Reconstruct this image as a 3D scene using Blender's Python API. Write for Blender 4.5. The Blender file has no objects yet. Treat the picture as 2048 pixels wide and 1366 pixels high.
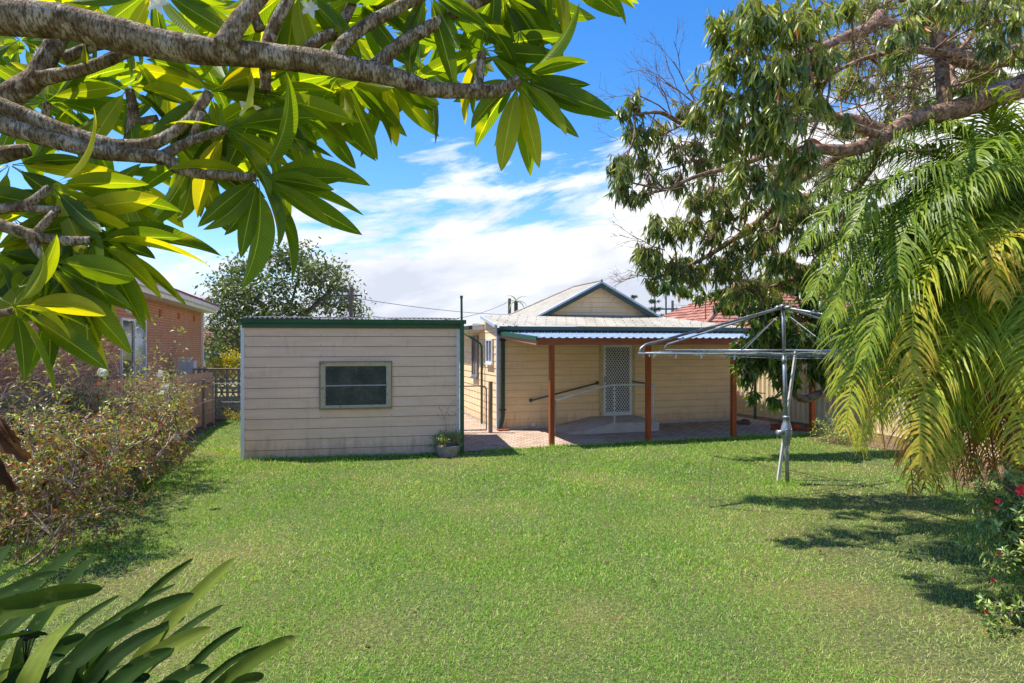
import bpy, math, random
import numpy as np
from mathutils import Vector, Matrix

R = math.radians
rng = np.random.default_rng(7)
random.seed(7)
scene = bpy.context.scene
COL = scene.collection
F, CX, CY, H = 1300.0, 1024.0, 685.0, 2.4      # focal length in px, principal point, eye height


def P(px, py, Y):
    """a point of the yard seen at pixel px,py of the photo, Y metres away"""
    return np.array([(px - CX) / F * Y, Y, H - (py - CY) / F * Y])


# ------------------------------------------------------------------ objects
def tag(o, label=None, cat=None, group=None, kind=None):
    if label: o['label'] = label
    if cat: o['category'] = cat
    if group: o['group'] = group
    if kind: o['kind'] = kind
    return o


def thing(name, label, cat, loc=(0, 0, 0), rz=0.0, group=None):
    o = bpy.data.objects.new(name, None)
    o.empty_display_size = 0.2
    COL.objects.link(o)
    o.location = loc
    o.rotation_euler = (0, 0, rz)
    return tag(o, label, cat, group)


def pmat(parent):
    if parent is None: return Matrix.Identity(4)
    m = Matrix.Translation(parent.location) @ parent.rotation_euler.to_matrix().to_4x4()
    return (pmat(parent.parent) @ m) if parent.parent else m


def build(name, V, faces, mat, parent=None, smooth=False, world=False, tint=None, uv=None):
    """link one mesh object; faces is a list of tuples or an (n,k) array"""
    V = np.asarray(V, dtype=np.float64).reshape(-1, 3)
    if world and parent is not None:
        mi = np.array(pmat(parent).inverted())
        V = V @ mi[:3, :3].T + mi[:3, 3]
    me = bpy.data.meshes.new(name)
    if isinstance(faces, np.ndarray):
        n, k = faces.shape
        me.vertices.add(len(V))
        me.vertices.foreach_set('co', V.astype(np.float32).ravel())
        me.loops.add(n * k)
        me.loops.foreach_set('vertex_index', faces.astype(np.int32).ravel())
        me.polygons.add(n)
        me.polygons.foreach_set('loop_start', np.arange(0, n * k, k, dtype=np.int32))
        me.polygons.foreach_set('loop_total', np.full(n, k, dtype=np.int32))
        me.update(calc_edges=True)
    else:
        me.from_pydata([tuple(v) for v in V], [], faces)
        me.update()
    me.polygons.foreach_set('use_smooth', np.full(len(me.polygons), smooth, dtype=bool))
    if tint is not None:
        a = me.attributes.new('tint', 'FLOAT', 'POINT')
        a.data.foreach_set('value', np.asarray(tint, dtype=np.float32))
    if uv is not None:      # per vertex uv
        l = me.uv_layers.new(name='UVMap')
        vi = np.zeros(len(me.loops), dtype=np.int32)
        me.loops.foreach_get('vertex_index', vi)
        l.data.foreach_set('uv', np.asarray(uv, dtype=np.float32)[vi].ravel())
    me.materials.append(mat)
    o = bpy.data.objects.new(name, me)
    COL.objects.link(o)
    if parent is not None: o.parent = parent
    return o


class MB:
    def __init__(s):
        s.v = []; s.f = []; s.uv = []; s.t = []

    def add(s, vs, fs, uv=None, t=0.5):
        n = len(s.v)
        s.v += [tuple(float(c) for c in v) for v in vs]
        s.uv += ([tuple(u) for u in uv] if uv is not None else [(0, 0)] * len(vs))
        s.t += [t] * len(vs)
        s.f += [tuple(i + n for i in f) for f in fs]

    def box(s, x0, x1, y0, y1, z0, z1):
        s.add([(x0, y0, z0), (x1, y0, z0), (x1, y1, z0), (x0, y1, z0), (x0, y0, z1), (x1, y0, z1), (x1, y1, z1), (x0, y1, z1)],
              [(3, 2, 1, 0), (4, 5, 6, 7), (0, 1, 5, 4), (1, 2, 6, 5), (2, 3, 7, 6), (3, 0, 4, 7)])
        return s

    def hexa(s, pts):      # 4 bottom, 4 top
        s.add(pts, [(3, 2, 1, 0), (4, 5, 6, 7), (0, 1, 5, 4), (1, 2, 6, 5), (2, 3, 7, 6), (3, 0, 4, 7)])
        return s

    def beam(s, p, q, w, h, up=(0, 0, 1)):
        p = Vector(p); q = Vector(q); d = (q - p).normalized()
        sd = d.cross(Vector(up))
        if sd.length < 1e-4: sd = d.cross(Vector((1, 0, 0)))
        sd.normalize(); u = sd.cross(d).normalized()
        pts = [p + sd * a * w / 2 + u * b * h / 2 for a, b in ((-1, -1), (1, -1), (1, 1), (-1, 1))]
        pts += [x + (q - p) for x in pts]
        s.add(pts, [(0, 1, 2, 3), (7, 6, 5, 4), (0, 4, 5, 1), (1, 5, 6, 2), (2, 6, 7, 3), (3, 7, 4, 0)])
        return s

    def tube(s, pts, rad, n=8, cap=True, smoothn=0, wob=0.0, t=0.5):
        pts = [Vector(p) for p in pts]
        if not hasattr(rad, '__len__'): rad = [rad] * len(pts)
        rad = list(rad)
        if smoothn:
            np_, nr = [], []
            for i in range(len(pts) - 1):
                p0 = pts[max(i - 1, 0)]; p1 = pts[i]; p2 = pts[i + 1]; p3 = pts[min(i + 2, len(pts) - 1)]
                for k in range(smoothn):
                    u = k / smoothn
                    np_.append(0.5 * ((2 * p1) + (-p0 + p2) * u + (2 * p0 - 5 * p1 + 4 * p2 - p3) * u * u + (-p0 + 3 * p1 - 3 * p2 + p3) * u ** 3))
                    nr.append(rad[i] * (1 - u) + rad[i + 1] * u)
            np_.append(pts[-1]); nr.append(rad[-1])
            pts, rad = np_, nr
        vs, fs = [], []
        ref = None
        m = len(pts)
        for i, p in enumerate(pts):
            d = (pts[min(i + 1, m - 1)] - pts[max(i - 1, 0)])
            if d.length < 1e-9: d = Vector((0, 0, 1))
            d.normalize()
            if ref is None:
                ref = d.cross(Vector((0, 0, 1)))
                if ref.length < 0.1: ref = d.cross(Vector((1, 0, 0)))
            ref = (ref - d * ref.dot(d))
            if ref.length < 1e-6: ref = d.orthogonal()
            ref.normalize()
            b = d.cross(ref)
            for k in range(n):
                a = 2 * math.pi * k / n
                r = rad[i] * (1 + (random.uniform(-wob, wob) if wob else 0))
                vs.append(p + (ref * math.cos(a) + b * math.sin(a)) * r)
        for i in range(m - 1):
            for k in range(n):
                k2 = (k + 1) % n
                fs.append((i * n + k, i * n + k2, (i + 1) * n + k2, (i + 1) * n + k))
        if cap:
            fs.append(tuple(range(n - 1, -1, -1)))
            fs.append(tuple((m - 1) * n + k for k in range(n)))
        s.add(vs, fs, t=t)
        return s

    def lathe(s, c, prof, n=20):
        vs, fs = [], []
        for r, z in prof:
            for k in range(n):
                a = 2 * math.pi * k / n
                vs.append((c[0] + r * math.cos(a), c[1] + r * math.sin(a), c[2] + z))
        for i in range(len(prof) - 1):
            for k in range(n):
                k2 = (k + 1) % n
                fs.append((i * n + k, i * n + k2, (i + 1) * n + k2, (i + 1) * n + k))
        s.add(vs, fs)
        return s

    def boards(s, o, ax, nr, h0, rows, span, lo=0.004, hi=0.021):
        """weatherboards: rows = list of heights, span(h) -> (s0,s1)"""
        o = Vector(o); ax = Vector(ax); nr = Vector(nr)
        for a, b in zip(rows[:-1], rows[1:]):
            s0, s1 = span(a); t0, t1 = span(b)
            if s1 - s0 < 0.01: continue
            j = random.uniform(-0.0015, 0.0015)
            A = o + ax * s0 + nr * (hi + j) + Vector((0, 0, a - 0.008)); B = o + ax * s1 + nr * (hi + j) + Vector((0, 0, a - 0.008))
            C = o + ax * t1 + nr * lo + Vector((0, 0, b)); D = o + ax * t0 + nr * lo + Vector((0, 0, b))
            E = o + ax * s0 + nr * (lo - 0.003) + Vector((0, 0, a - 0.008)); G = o + ax * s1 + nr * (lo - 0.003) + Vector((0, 0, a - 0.008))
            s.add([A, B, C, D, E, G], [(0, 1, 2, 3), (4, 5, 1, 0)], t=0.0)
            if a > rows[0] + 0.01:      # dark line under the lap: grime, with the lap's shadow line painted in
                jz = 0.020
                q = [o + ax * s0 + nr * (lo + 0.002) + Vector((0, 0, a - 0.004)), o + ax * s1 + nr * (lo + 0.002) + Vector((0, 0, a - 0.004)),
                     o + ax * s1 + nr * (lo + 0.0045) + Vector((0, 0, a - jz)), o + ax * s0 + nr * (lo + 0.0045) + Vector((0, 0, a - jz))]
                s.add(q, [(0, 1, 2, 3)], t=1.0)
        return s

    def corr(s, s0, s1, bot, top, pitch=0.076, amp=0.009, seg=6, mode='sin', nt=1):
        n = max(2, int((s1 - s0) / pitch * seg))
        vs, fs = [], []
        for i in range(n + 1):
            q = s0 + (s1 - s0) * i / n
            if mode == 'sin': z = amp * math.sin(2 * math.pi * q / pitch)
            else:
                ph = (q / pitch) % 1.0
                z = amp if ph < 0.28 else (0 if 0.40 < ph < 0.88 else amp * 0.5)
            b = bot(q); t = top(q)
            for k in range(nt + 1):
                u = k / nt
                vs.append((b[0] + (t[0] - b[0]) * u, b[1] + (t[1] - b[1]) * u, b[2] + (t[2] - b[2]) * u + z))
        m = nt + 1
        for i in range(n):
            for k in range(nt):
                fs.append((i * m + k, (i + 1) * m + k, (i + 1) * m + k + 1, i * m + k + 1))
        s.add(vs, fs)
        return s

    def steps(s, P0, P1, Q0, Q1, n, out=0.03):
        """courses of tiles between bottom edge P0-P1 and top edge Q0-Q1"""
        P0, P1, Q0, Q1 = map(Vector, (P0, P1, Q0, Q1))
        nr = (P1 - P0).cross(((Q0 + Q1) - (P0 + P1)) / 2).normalized()
        if nr.z < 0: nr = -nr
        d = (P1 - P0).normalized()
        for i in range(n):
            u, w = i / n, (i + 1) / n
            A = P0.lerp(Q0, u); B = P1.lerp(Q1, u); C = P1.lerp(Q1, w); D = P0.lerp(Q0, w)
            m = max(1, int((B - A).length / 0.25))
            vs, fs, uv = [], [], []
            for k in range(m * 2 + 1):
                t = k / (m * 2)
                bump = 0.018 * (k % 2)
                lo = A.lerp(B, t); hi = D.lerp(C, t)
                jit = random.uniform(-0.006, 0.006)
                vs += [lo + nr * 0.0, lo + nr * (out + bump + jit), hi + nr * bump]
                uv += [((lo - P0).dot(d), i), ((lo - P0).dot(d), i), ((hi - P0).dot(d), i + 0.9)]
            for k in range(m * 2):
                a = k * 3; b = a + 3
                fs += [(a, b, b + 1, a + 1), (a + 1, b + 1, b + 2, a + 2)]
            s.add(vs, fs, uv=uv)
        return s

    def build(s, name, mat, parent=None, smooth=False, world=False, tint=False, uv=False):
        return build(name, s.v, s.f, mat, parent, smooth, world, s.t if tint else None, s.uv if uv else None)


# ------------------------------------------------------------------ materials
def L(r, g, b):
    f = lambda c: (c / 255 / 12.92) if c / 255 <= 0.04045 else ((c / 255 + 0.055) / 1.055) ** 2.4
    return (f(r), f(g), f(b), 1.0)


class NT:
    def __init__(s, name):
        s.m = bpy.data.materials.new(name); s.m.use_nodes = True
        s.n = s.m.node_tree.nodes; s.l = s.m.node_tree.links
        s.n.clear()
        s.out = s.n.new('ShaderNodeOutputMaterial')

    def add(s, t, **kw):
        n = s.n.new(t)
        for k, v in kw.items():
            if k.startswith('i_'):
                key = k[2:].replace('_', ' ')
                n.inputs[key].default_value = v
            else: setattr(n, k, v)
        return n

    def link(s, a, b): s.l.new(a, b)

    def math(s, op, a, b=None, clamp=False):
        n = s.n.new('ShaderNodeMath'); n.operation = op; n.use_clamp = clamp
        for i, x in enumerate((a, b)):
            if x is None: continue
            if isinstance(x, (int, float)): n.inputs[i].default_value = x
            else: s.l.new(x, n.inputs[i])
        return n.outputs[0]

    def ramp(s, fac, stops, interp='LINEAR'):
        n = s.n.new('ShaderNodeValToRGB'); cr = n.color_ramp; cr.interpolation = interp
        while len(cr.elements) < len(stops): cr.elements.new(0.5)
        for e, (p, c) in zip(cr.elements, stops):
            e.position = p; e.color = c if len(c) == 4 else (*c, 1)
        s.l.new(fac, n.inputs[0])
        return n.outputs[0]

    def noise(s, vec, scale, detail=4, rough=0.55, dist=0.0):
        n = s.n.new('ShaderNodeTexNoise'); n.inputs['Scale'].default_value = scale
        n.inputs['Detail'].default_value = detail; n.inputs['Roughness'].default_value = rough
        n.inputs['Distortion'].default_value = dist
        if vec is not None: s.l.new(vec, n.inputs['Vector'])
        return n.outputs['Fac']

    def mix(s, fac, a, b, mode='MIX'):
        n = s.n.new('ShaderNodeMix'); n.data_type = 'RGBA'; n.blend_type = mode
        for i, x in ((0, fac), (6, a), (7, b)):
            if isinstance(x, (int, float)): n.inputs[i].default_value = x
            elif isinstance(x, tuple): n.inputs[i].default_value = x
            else: s.l.new(x, n.inputs[i])
        return n.outputs[2]

    def coord(s, scale=(1, 1, 1), kind='Object'):
        t = s.n.new('ShaderNodeTexCoord'); m = s.n.new('ShaderNodeMapping')
        m.inputs['Scale'].default_value = scale
        s.l.new(t.outputs[kind], m.inputs['Vector'])
        return m.outputs[0]

    def bump(s, h, strength=0.3, dist=0.01):
        n = s.n.new('ShaderNodeBump'); n.inputs['Strength'].default_value = strength
        n.inputs['Distance'].default_value = dist
        s.l.new(h, n.inputs['Height'])
        return n.outputs[0]

    def princ(s, col, rough=0.6, spec=0.3, metal=0.0, normal=None, out=True):
        n = s.n.new('ShaderNodeBsdfPrincipled')
        if isinstance(col, tuple): n.inputs['Base Color'].default_value = col
        else: s.l.new(col, n.inputs['Base Color'])
        if isinstance(rough, (int, float)): n.inputs['Roughness'].default_value = rough
        else: s.l.new(rough, n.inputs['Roughness'])
        n.inputs['Specular IOR Level'].default_value = spec
        n.inputs['Metallic'].default_value = metal
        if normal is not None: s.l.new(normal, n.inputs['Normal'])
        if out: s.l.new(n.outputs[0], s.out.inputs[0])
        return n.outputs[0]


def surf(name, c1, c2, scale=3, c3=None, stretch=(1, 1, 1), rough=0.6, spec=0.3, metal=0.0, bump=0.15, bscale=40, fine=0.25):
    t = NT(name); co = t.coord(stretch)
    n1 = t.noise(co, scale, 6, 0.6)
    st = [(0.3, c1), (0.7, c2)]
    if c3: st = [(0.25, c1), (0.55, c2), (0.75, c3)]
    col = t.ramp(n1, st)
    n2 = t.noise(co, bscale, 4, 0.6)
    dark = t.ramp(n2, [(0.3, (1 - fine, 1 - fine, 1 - fine, 1)), (0.65, (1, 1, 1, 1))])
    col = t.mix(1.0, col, dark, 'MULTIPLY')
    t.princ(col, rough, spec, metal, t.bump(n2, bump, 0.004))
    return t.m


def mul(c, k): return (c[0] * k, c[1] * k, c[2] * k, 1)


def leafmat(name, stops, trans=0.35, rough=0.42, spec=0.35, warm=(1.5, 1.35, 0.5), veins=False, noise=0.25, striped=False):
    t = NT(name)
    at = t.add('ShaderNodeAttribute', attribute_name='tint')
    col = t.ramp(at.outputs['Fac'], stops)
    co = t.coord()
    nz = t.noise(co, 30, 3)
    col = t.mix(1.0, col, t.ramp(nz, [(0.3, (1 - noise,) * 3), (0.7, (1 + noise * 0.3,) * 3)]), 'MULTIPLY')
    normal = None
    if striped:
        st = t.noise(t.coord((46, 1.5, 1), 'UV'), 1.0, 3, 0.6)
        col = t.mix(1.0, col, t.ramp(st, [(0.35, (0.72, 0.76, 0.7)), (0.6, (1.08, 1.06, 1.05))]), 'MULTIPLY')
        bl = t.ramp(t.noise(co, 16, 3), [(0.64, (0, 0, 0)), (0.72, (1, 1, 1))])
        col = t.mix(t.math('MULTIPLY', bl, 0.35), col, L(140, 138, 70))
        normal = t.bump(st, 0.35, 0.003)
    if veins:
        uvn = t.add('ShaderNodeTexCoord'); sep = t.add('ShaderNodeSeparateXYZ')
        t.link(uvn.outputs['UV'], sep.inputs[0])
        wob_ = t.math('MULTIPLY', t.math('SUBTRACT', t.noise(co, 14, 2), 0.5), 0.05)
        u = t.math('ABSOLUTE', t.math('SUBTRACT', sep.outputs[0], 0.5))
        mid = t.math('LESS_THAN', u, 0.022)
        w = t.math('FRACT', t.math('MULTIPLY', t.math('ADD', wob_, t.math('SUBTRACT', sep.outputs[1], t.math('MULTIPLY', u, 0.18))), 30.0))
        side = t.math('LESS_THAN', t.math('ABSOLUTE', t.math('SUBTRACT', w, 0.5)), 0.06)
        vein = t.math('MAXIMUM', mid, t.math('MULTIPLY', side, 0.3))
        col = t.mix(t.math('MULTIPLY', vein, 0.6), col, L(196, 208, 96))
        blot = t.noise(co, 9, 3)
        yel = t.ramp(blot, [(0.6, (0, 0, 0)), (0.72, (1, 1, 1))])
        col = t.mix(t.math('MULTIPLY', yel, 0.4), col, L(178, 170, 30))
        spot = t.ramp(t.noise(co, 22, 2), [(0.73, (0, 0, 0)), (0.76, (1, 1, 1))])
        col = t.mix(t.math('MULTIPLY', spot, 0.8), col, L(110, 62, 22))
        hh = t.math('SUBTRACT', t.math('ABSOLUTE', t.math('SUBTRACT', w, 0.5)), t.math('MULTIPLY', mid, 0.6))
        normal = t.bump(hh, 0.35, 0.002)
    b = t.princ(col, rough, spec, 0, normal, out=False)
    tr = t.add('ShaderNodeBsdfTranslucent')
    t.link(t.mix(1.0, col, (*warm, 1), 'MULTIPLY'), tr.inputs[0])
    mx = t.add('ShaderNodeMixShader'); mx.inputs[0].default_value = trans
    t.link(b, mx.inputs[1]); t.link(tr.outputs[0], mx.inputs[2])
    t.link(mx.outputs[0], t.out.inputs[0])
    return t.m


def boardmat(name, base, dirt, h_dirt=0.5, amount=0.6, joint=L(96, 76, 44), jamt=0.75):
    t = NT(name)
    tc = t.add('ShaderNodeTexCoord'); sep = t.add('ShaderNodeSeparateXYZ'); t.link(tc.outputs['Object'], sep.inputs[0])
    co = t.coord((1, 1, 7))
    n1 = t.noise(co, 1.3, 5, 0.6)
    col = t.ramp(n1, [(0.3, mul(base, 0.9)), (0.7, mul(base, 1.07))])
    co3 = t.coord((3, 3, 0.7))
    streak = t.noise(co3, 2.2, 6, 0.65)
    low = t.math('MULTIPLY', t.math('SUBTRACT', h_dirt, sep.outputs[2]), 1.0 / h_dirt, clamp=True)
    f = t.math('ADD', t.math('MULTIPLY', low, 0.42), streak)
    m = t.ramp(f, [(0.56, (0, 0, 0)), (0.95, (1, 1, 1))])
    col = t.mix(t.math('MULTIPLY', m, amount), col, dirt)
    grain = t.noise(t.coord((2, 2, 60)), 6, 4)
    fine = t.noise(t.coord(), 55, 3)
    col = t.mix(1.0, col, t.ramp(fine, [(0.25, (0.9, 0.9, 0.9)), (0.6, (1, 1, 1))]), 'MULTIPLY')
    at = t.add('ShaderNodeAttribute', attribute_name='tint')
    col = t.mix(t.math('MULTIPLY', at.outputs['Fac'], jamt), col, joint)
    t.princ(col, 0.62, 0.25, 0, t.bump(grain, 0.18, 0.003))
    return t.m


M = {}
M['cream'] = boardmat('cream_boards', L(240, 200, 172), L(156, 126, 102), 0.5)
M['peach'] = boardmat('peach_boards', L(247, 214, 168), L(160, 122, 86), 0.45, 0.5, joint=L(130, 94, 56), jamt=0.5)
M['green'] = surf('green_paint', L(36, 82, 60), L(46, 96, 72), 2.5, rough=0.42, spec=0.4, bump=0.05)
M['dgreen'] = surf('dark_green_paint', L(44, 70, 62), L(56, 84, 76), 2.5, rough=0.45, spec=0.4, bump=0.05)
M['white'] = surf('white_paint', L(214, 216, 220), L(232, 233, 235), 3, rough=0.45, bump=0.05, fine=0.1)
M['greytrim'] = surf('grey_metal_trim', L(176, 186, 200), L(200, 208, 218), 3, rough=0.4, spec=0.5, bump=0.03, fine=0.1)
M['galv'] = surf('galvanised_steel', L(128, 134, 142), L(172, 178, 186), 8, rough=0.42, metal=0.55, spec=0.5, bump=0.08, fine=0.2)
M['paleg'] = surf('pale_galvanised_pipe', L(204, 207, 210), L(228, 230, 232), 8, rough=0.5, metal=0.0, spec=0.5, bump=0.05, fine=0.15)
M['galvdark'] = surf('weathered_pipe', L(74, 84, 96), L(104, 112, 122), 8, rough=0.5, metal=0.4, bump=0.08)
M['roofcream'] = surf('cream_roof_sheet', L(148, 141, 126), L(178, 170, 154), 1.6, c3=L(166, 158, 140), stretch=(1, .4, 1), rough=0.6, spec=0.2, bump=0.06, fine=0.25, bscale=16)
M['zinc'] = surf('zincalume_sheet', L(150, 172, 208), L(192, 206, 230), 3, rough=0.3, metal=0.5, spec=0.5, bump=0.04, fine=0.1)
M['rustroof'] = surf('old_grey_roof_sheet', L(70, 66, 64), L(120, 116, 112), 4, rough=0.7, bump=0.1)
M['redtimber'] = surf('red_stained_timber', L(128, 56, 26), L(176, 86, 42), 2.0, c3=L(150, 66, 30), stretch=(6, 6, 0.6), rough=0.5, bump=0.2, bscale=60, fine=0.3)
M['redbeam'] = surf('red_stained_beam', L(122, 62, 38), L(176, 96, 62), 1.4, c3=L(140, 70, 42), stretch=(0.8, 6, 6), rough=0.55, bump=0.25, bscale=40, fine=0.3)
M['sunlitbeam'] = surf('sunlit_red_timber', L(186, 112, 84), L(206, 140, 112), 1.4, stretch=(6, 0.8, 6), rough=0.6, bump=0.2, bscale=40, fine=0.2)  # paler copy of the red timber, with sunlight put into its colour
M['greytimber'] = surf('grey_weathered_timber', L(128, 112, 98), L(172, 154, 136), 2.5, stretch=(8, 8, 0.7), rough=0.8, bump=0.3, bscale=30, fine=0.3)
M['palings'] = surf('brown_palings', L(150, 118, 92), L(204, 168, 136), 2.2, c3=L(178, 142, 112), stretch=(7, 7, 0.5), rough=0.85, bump=0.3, bscale=26, fine=0.3)
M['concrete'] = surf('concrete', L(166, 154, 142), L(206, 196, 184), 2.5, c3=L(190, 178, 166), rough=0.85, bump=0.25, bscale=60, fine=0.25)
M['breeze'] = surf('old_concrete_block', L(124, 108, 92), L(180, 162, 144), 5, c3=L(150, 134, 116), rough=0.9, bump=0.3, bscale=50, fine=0.3)
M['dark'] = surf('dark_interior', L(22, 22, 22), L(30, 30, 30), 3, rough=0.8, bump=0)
M['creamsteel'] = surf('cream_steel_panel', L(228, 208, 170), L(240, 222, 188), 1.5, rough=0.45, bump=0.03, fine=0.1, bscale=12)
M['rust'] = surf('rusty_white_timber', L(190, 182, 172), L(220, 214, 208), 3, c3=L(108, 52, 34), stretch=(3, 3, 1.2), rough=0.7, bump=0.2, fine=0.3)
M['blackpipe'] = surf('black_metal', L(44, 46, 48), L(62, 64, 66), 5, rough=0.5, metal=0.3)
M['wire'] = surf('steel_wire', L(150, 155, 160), L(190, 195, 200), 10, rough=0.4, metal=0.5)
M['cable'] = surf('cable', L(62, 68, 84), L(76, 82, 98), 3, rough=0.6, bump=0)
M['pole'] = surf('pole_timber', L(92, 82, 82), L(128, 116, 112), 1.5, stretch=(4, 4, 0.5), rough=0.85, bump=0.2)
M['soil'] = surf('soil_with_litter', L(78, 58, 42), L(128, 100, 74), 5, c3=L(150, 120, 84), rough=0.95, bump=0.6, bscale=35, fine=0.45)
M['blueish'] = surf('blue_sill_tape', L(70, 110, 140), L(90, 130, 160), 5, rough=0.5)


def glassmat(name, c1, c2, rough=0.12, pattern=0.0):
    t = NT(name); co = t.coord((1, 1, 1))
    n = t.noise(co, 1.8, 2)
    col = t.ramp(n, [(0.35, c1), (0.7, c2)])
    nrm = None
    if pattern:
        v = t.add('ShaderNodeTexVoronoi'); v.inputs['Scale'].default_value = 52
        t.link(t.coord((1, 1, 1.15)), v.inputs['Vector'])
        nz = t.noise(t.coord((1, 1, 1)), 70, 3, 0.6, 1.0)
        h = t.math('ADD', v.outputs['Distance'], t.math('MULTIPLY', nz, 0.5))
        nrm = t.bump(h, pattern, 0.012)
        col = t.mix(1.0, col, t.ramp(v.outputs['Distance'], [(0.15, (0.5, 0.5, 0.48)), (0.6, (3.2, 3.2, 3.0))]), 'MULTIPLY')
    t.princ(col, rough, 0.22 if pattern else 0.6, 0, nrm)
    return t.m


M['obscure'] = glassmat('patterned_glass', L(36, 37, 33), L(58, 58, 52), 0.45, 1.0)
M['glass'] = glassmat('window_glass', L(50, 58, 62), L(104, 114, 120), 0.08)
M['glassblue'] = glassmat('pale_window_glass', L(120, 140, 156), L(168, 184, 196), 0.1)
M['flyscreen'] = surf('fly_screen', L(92, 84, 80), L(112, 104, 98), 4, rough=0.8)


def brickmat(name, c1, c2, mortar, wall=True, bw=0.24, bh=0.086, ms=0.008, rot=0.0):
    t = NT(name)
    tc = t.add('ShaderNodeTexCoord'); sep = t.add('ShaderNodeSeparateXYZ'); cb = t.add('ShaderNodeCombineXYZ')
    t.link(tc.outputs['Object'], sep.inputs[0])
    t.link(sep.outputs[0], cb.inputs[0]); t.link(sep.outputs[2 if wall else 1], cb.inputs[1])
    b = t.add('ShaderNodeTexBrick', offset=0.5)
    b.inputs['Color1'].default_value = c1; b.inputs['Color2'].default_value = c2; b.inputs['Mortar'].default_value = mortar
    b.inputs['Scale'].default_value = 1.0; b.inputs['Mortar Size'].default_value = ms
    b.inputs['Brick Width'].default_value = bw; b.inputs['Row Height'].default_value = bh
    b.inputs['Bias'].default_value = 0.0
    t.link(cb.outputs[0], b.inputs['Vector'])
    n = t.noise(t.coord(), 1.6, 6, 0.65)
    col = t.mix(0.33, b.outputs['Color'], t.ramp(n, [(0.3, mul(c1, 0.75)), (0.55, c2), (0.75, mul(mortar, 1.0))]))
    n2 = t.noise(t.coord(), 45, 3)
    col = t.mix(1.0, col, t.ramp(n2, [(0.3, (0.75, 0.75, 0.75)), (0.65, (1, 1, 1))]), 'MULTIPLY')
    t.princ(col, 0.85, 0.2, 0, t.bump(b.outputs['Fac'], -0.4, 0.006))
    return t.m


M['brick'] = brickmat('orange_brick', L(170, 106, 80), L(192, 130, 102), L(204, 172, 148), ms=0.012)
M['brickpave'] = brickmat('brick_paving', L(184, 140, 114), L(212, 194, 172), L(104, 90, 74), wall=False, bw=0.25, bh=0.125, ms=0.02)
M['redbrick'] = surf('red_brick', L(150, 74, 44), L(188, 104, 66), 8, rough=0.85, bump=0.3)


def tilemat(name, c1, c2, c3):
    t = NT(name)
    tc = t.add('ShaderNodeTexCoord'); sep = t.add('ShaderNodeSeparateXYZ'); t.link(tc.outputs['UV'], sep.inputs[0])
    cb = t.add('ShaderNodeCombineXYZ')
    t.link(t.math('FLOOR', t.math('MULTIPLY', sep.outputs[0], 4.0)), cb.inputs[0])
    t.link(t.math('FLOOR', sep.outputs[1]), cb.inputs[1])
    w = t.add('ShaderNodeTexWhiteNoise', noise_dimensions='2D'); t.link(cb.outputs[0], w.inputs['Vector'])
    n = t.noise(t.coord(), 1.5, 5)
    f = t.math('ADD', t.math('MULTIPLY', w.outputs['Value'], 0.5), t.math('MULTIPLY', n, 0.5))
    col = t.ramp(f, [(0.2, c1), (0.5, c2), (0.8, c3)])
    t.princ(col, 0.8, 0.2)
    return t.m


M['redtile'] = tilemat('red_tiles', L(122, 76, 62), L(154, 102, 86), L(180, 132, 114))
M['browntile'] = tilemat('brown_tiles', L(98, 62, 54), L(124, 82, 70), L(146, 102, 88))


def barkmat(name, c1, c2, c3, scale=14, ring=0.0, bump=0.5):
    t = NT(name); co = t.coord()
    n = t.noise(co, scale, 8, 0.7, 0.4)
    col = t.ramp(n, [(0.34, c1), (0.5, c2), (0.64, c3)])
    v = t.add('ShaderNodeTexVoronoi'); v.inputs['Scale'].default_value = scale * 3.2
    t.link(co, v.inputs['Vector'])
    patch = t.noise(co, scale * 1.3, 2)
    pf = t.ramp(patch, [(0.54, (0, 0, 0)), (0.6, (1, 1, 1))])
    col = t.mix(t.math('MULTIPLY', pf, 0.75), col, mul(c3, 1.25))
    hh = t.math('ADD', n, t.math('MULTIPLY', v.outputs['Distance'], 0.5))
    if ring:
        n3 = t.noise(t.coord((5.0, 1.2, 1.2)), scale * 2.2, 4, 0.6, 0.6)
        rf = t.ramp(n3, [(0.42, (1, 1, 1)), (0.52, (0, 0, 0))])
        col = t.mix(t.math('MULTIPLY', rf, ring), col, mul(c1, 0.5))
        hh = t.math('ADD', hh, n3)
    t.princ(col, 0.85, 0.2, 0, t.bump(hh, bump, 0.01))
    return t.m


M['frangibark'] = barkmat('frangipani_bark', L(88, 70, 48), L(142, 122, 94), L(176, 164, 146), 20, ring=0.75, bump=0.8)
M['gumbark'] = barkmat('gum_bark', L(70, 54, 44), L(124, 96, 78), L(164, 136, 116), 11, bump=0.8)
M['mangobark'] = barkmat('mango_bark', L(60, 52, 44), L(104, 90, 74), L(138, 122, 104), 9)
M['palmbark'] = barkmat('palm_trunk', L(56, 42, 32), L(98, 76, 58), L(130, 106, 82), 7)
M['twig'] = barkmat('twigs', L(88, 68, 60), L(138, 112, 100), L(184, 162, 148), 12, bump=0.2)
M['palertwig'] = barkmat('pale_twigs', L(120, 96, 84), L(160, 138, 124), L(190, 172, 160), 12, bump=0.2)

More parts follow.
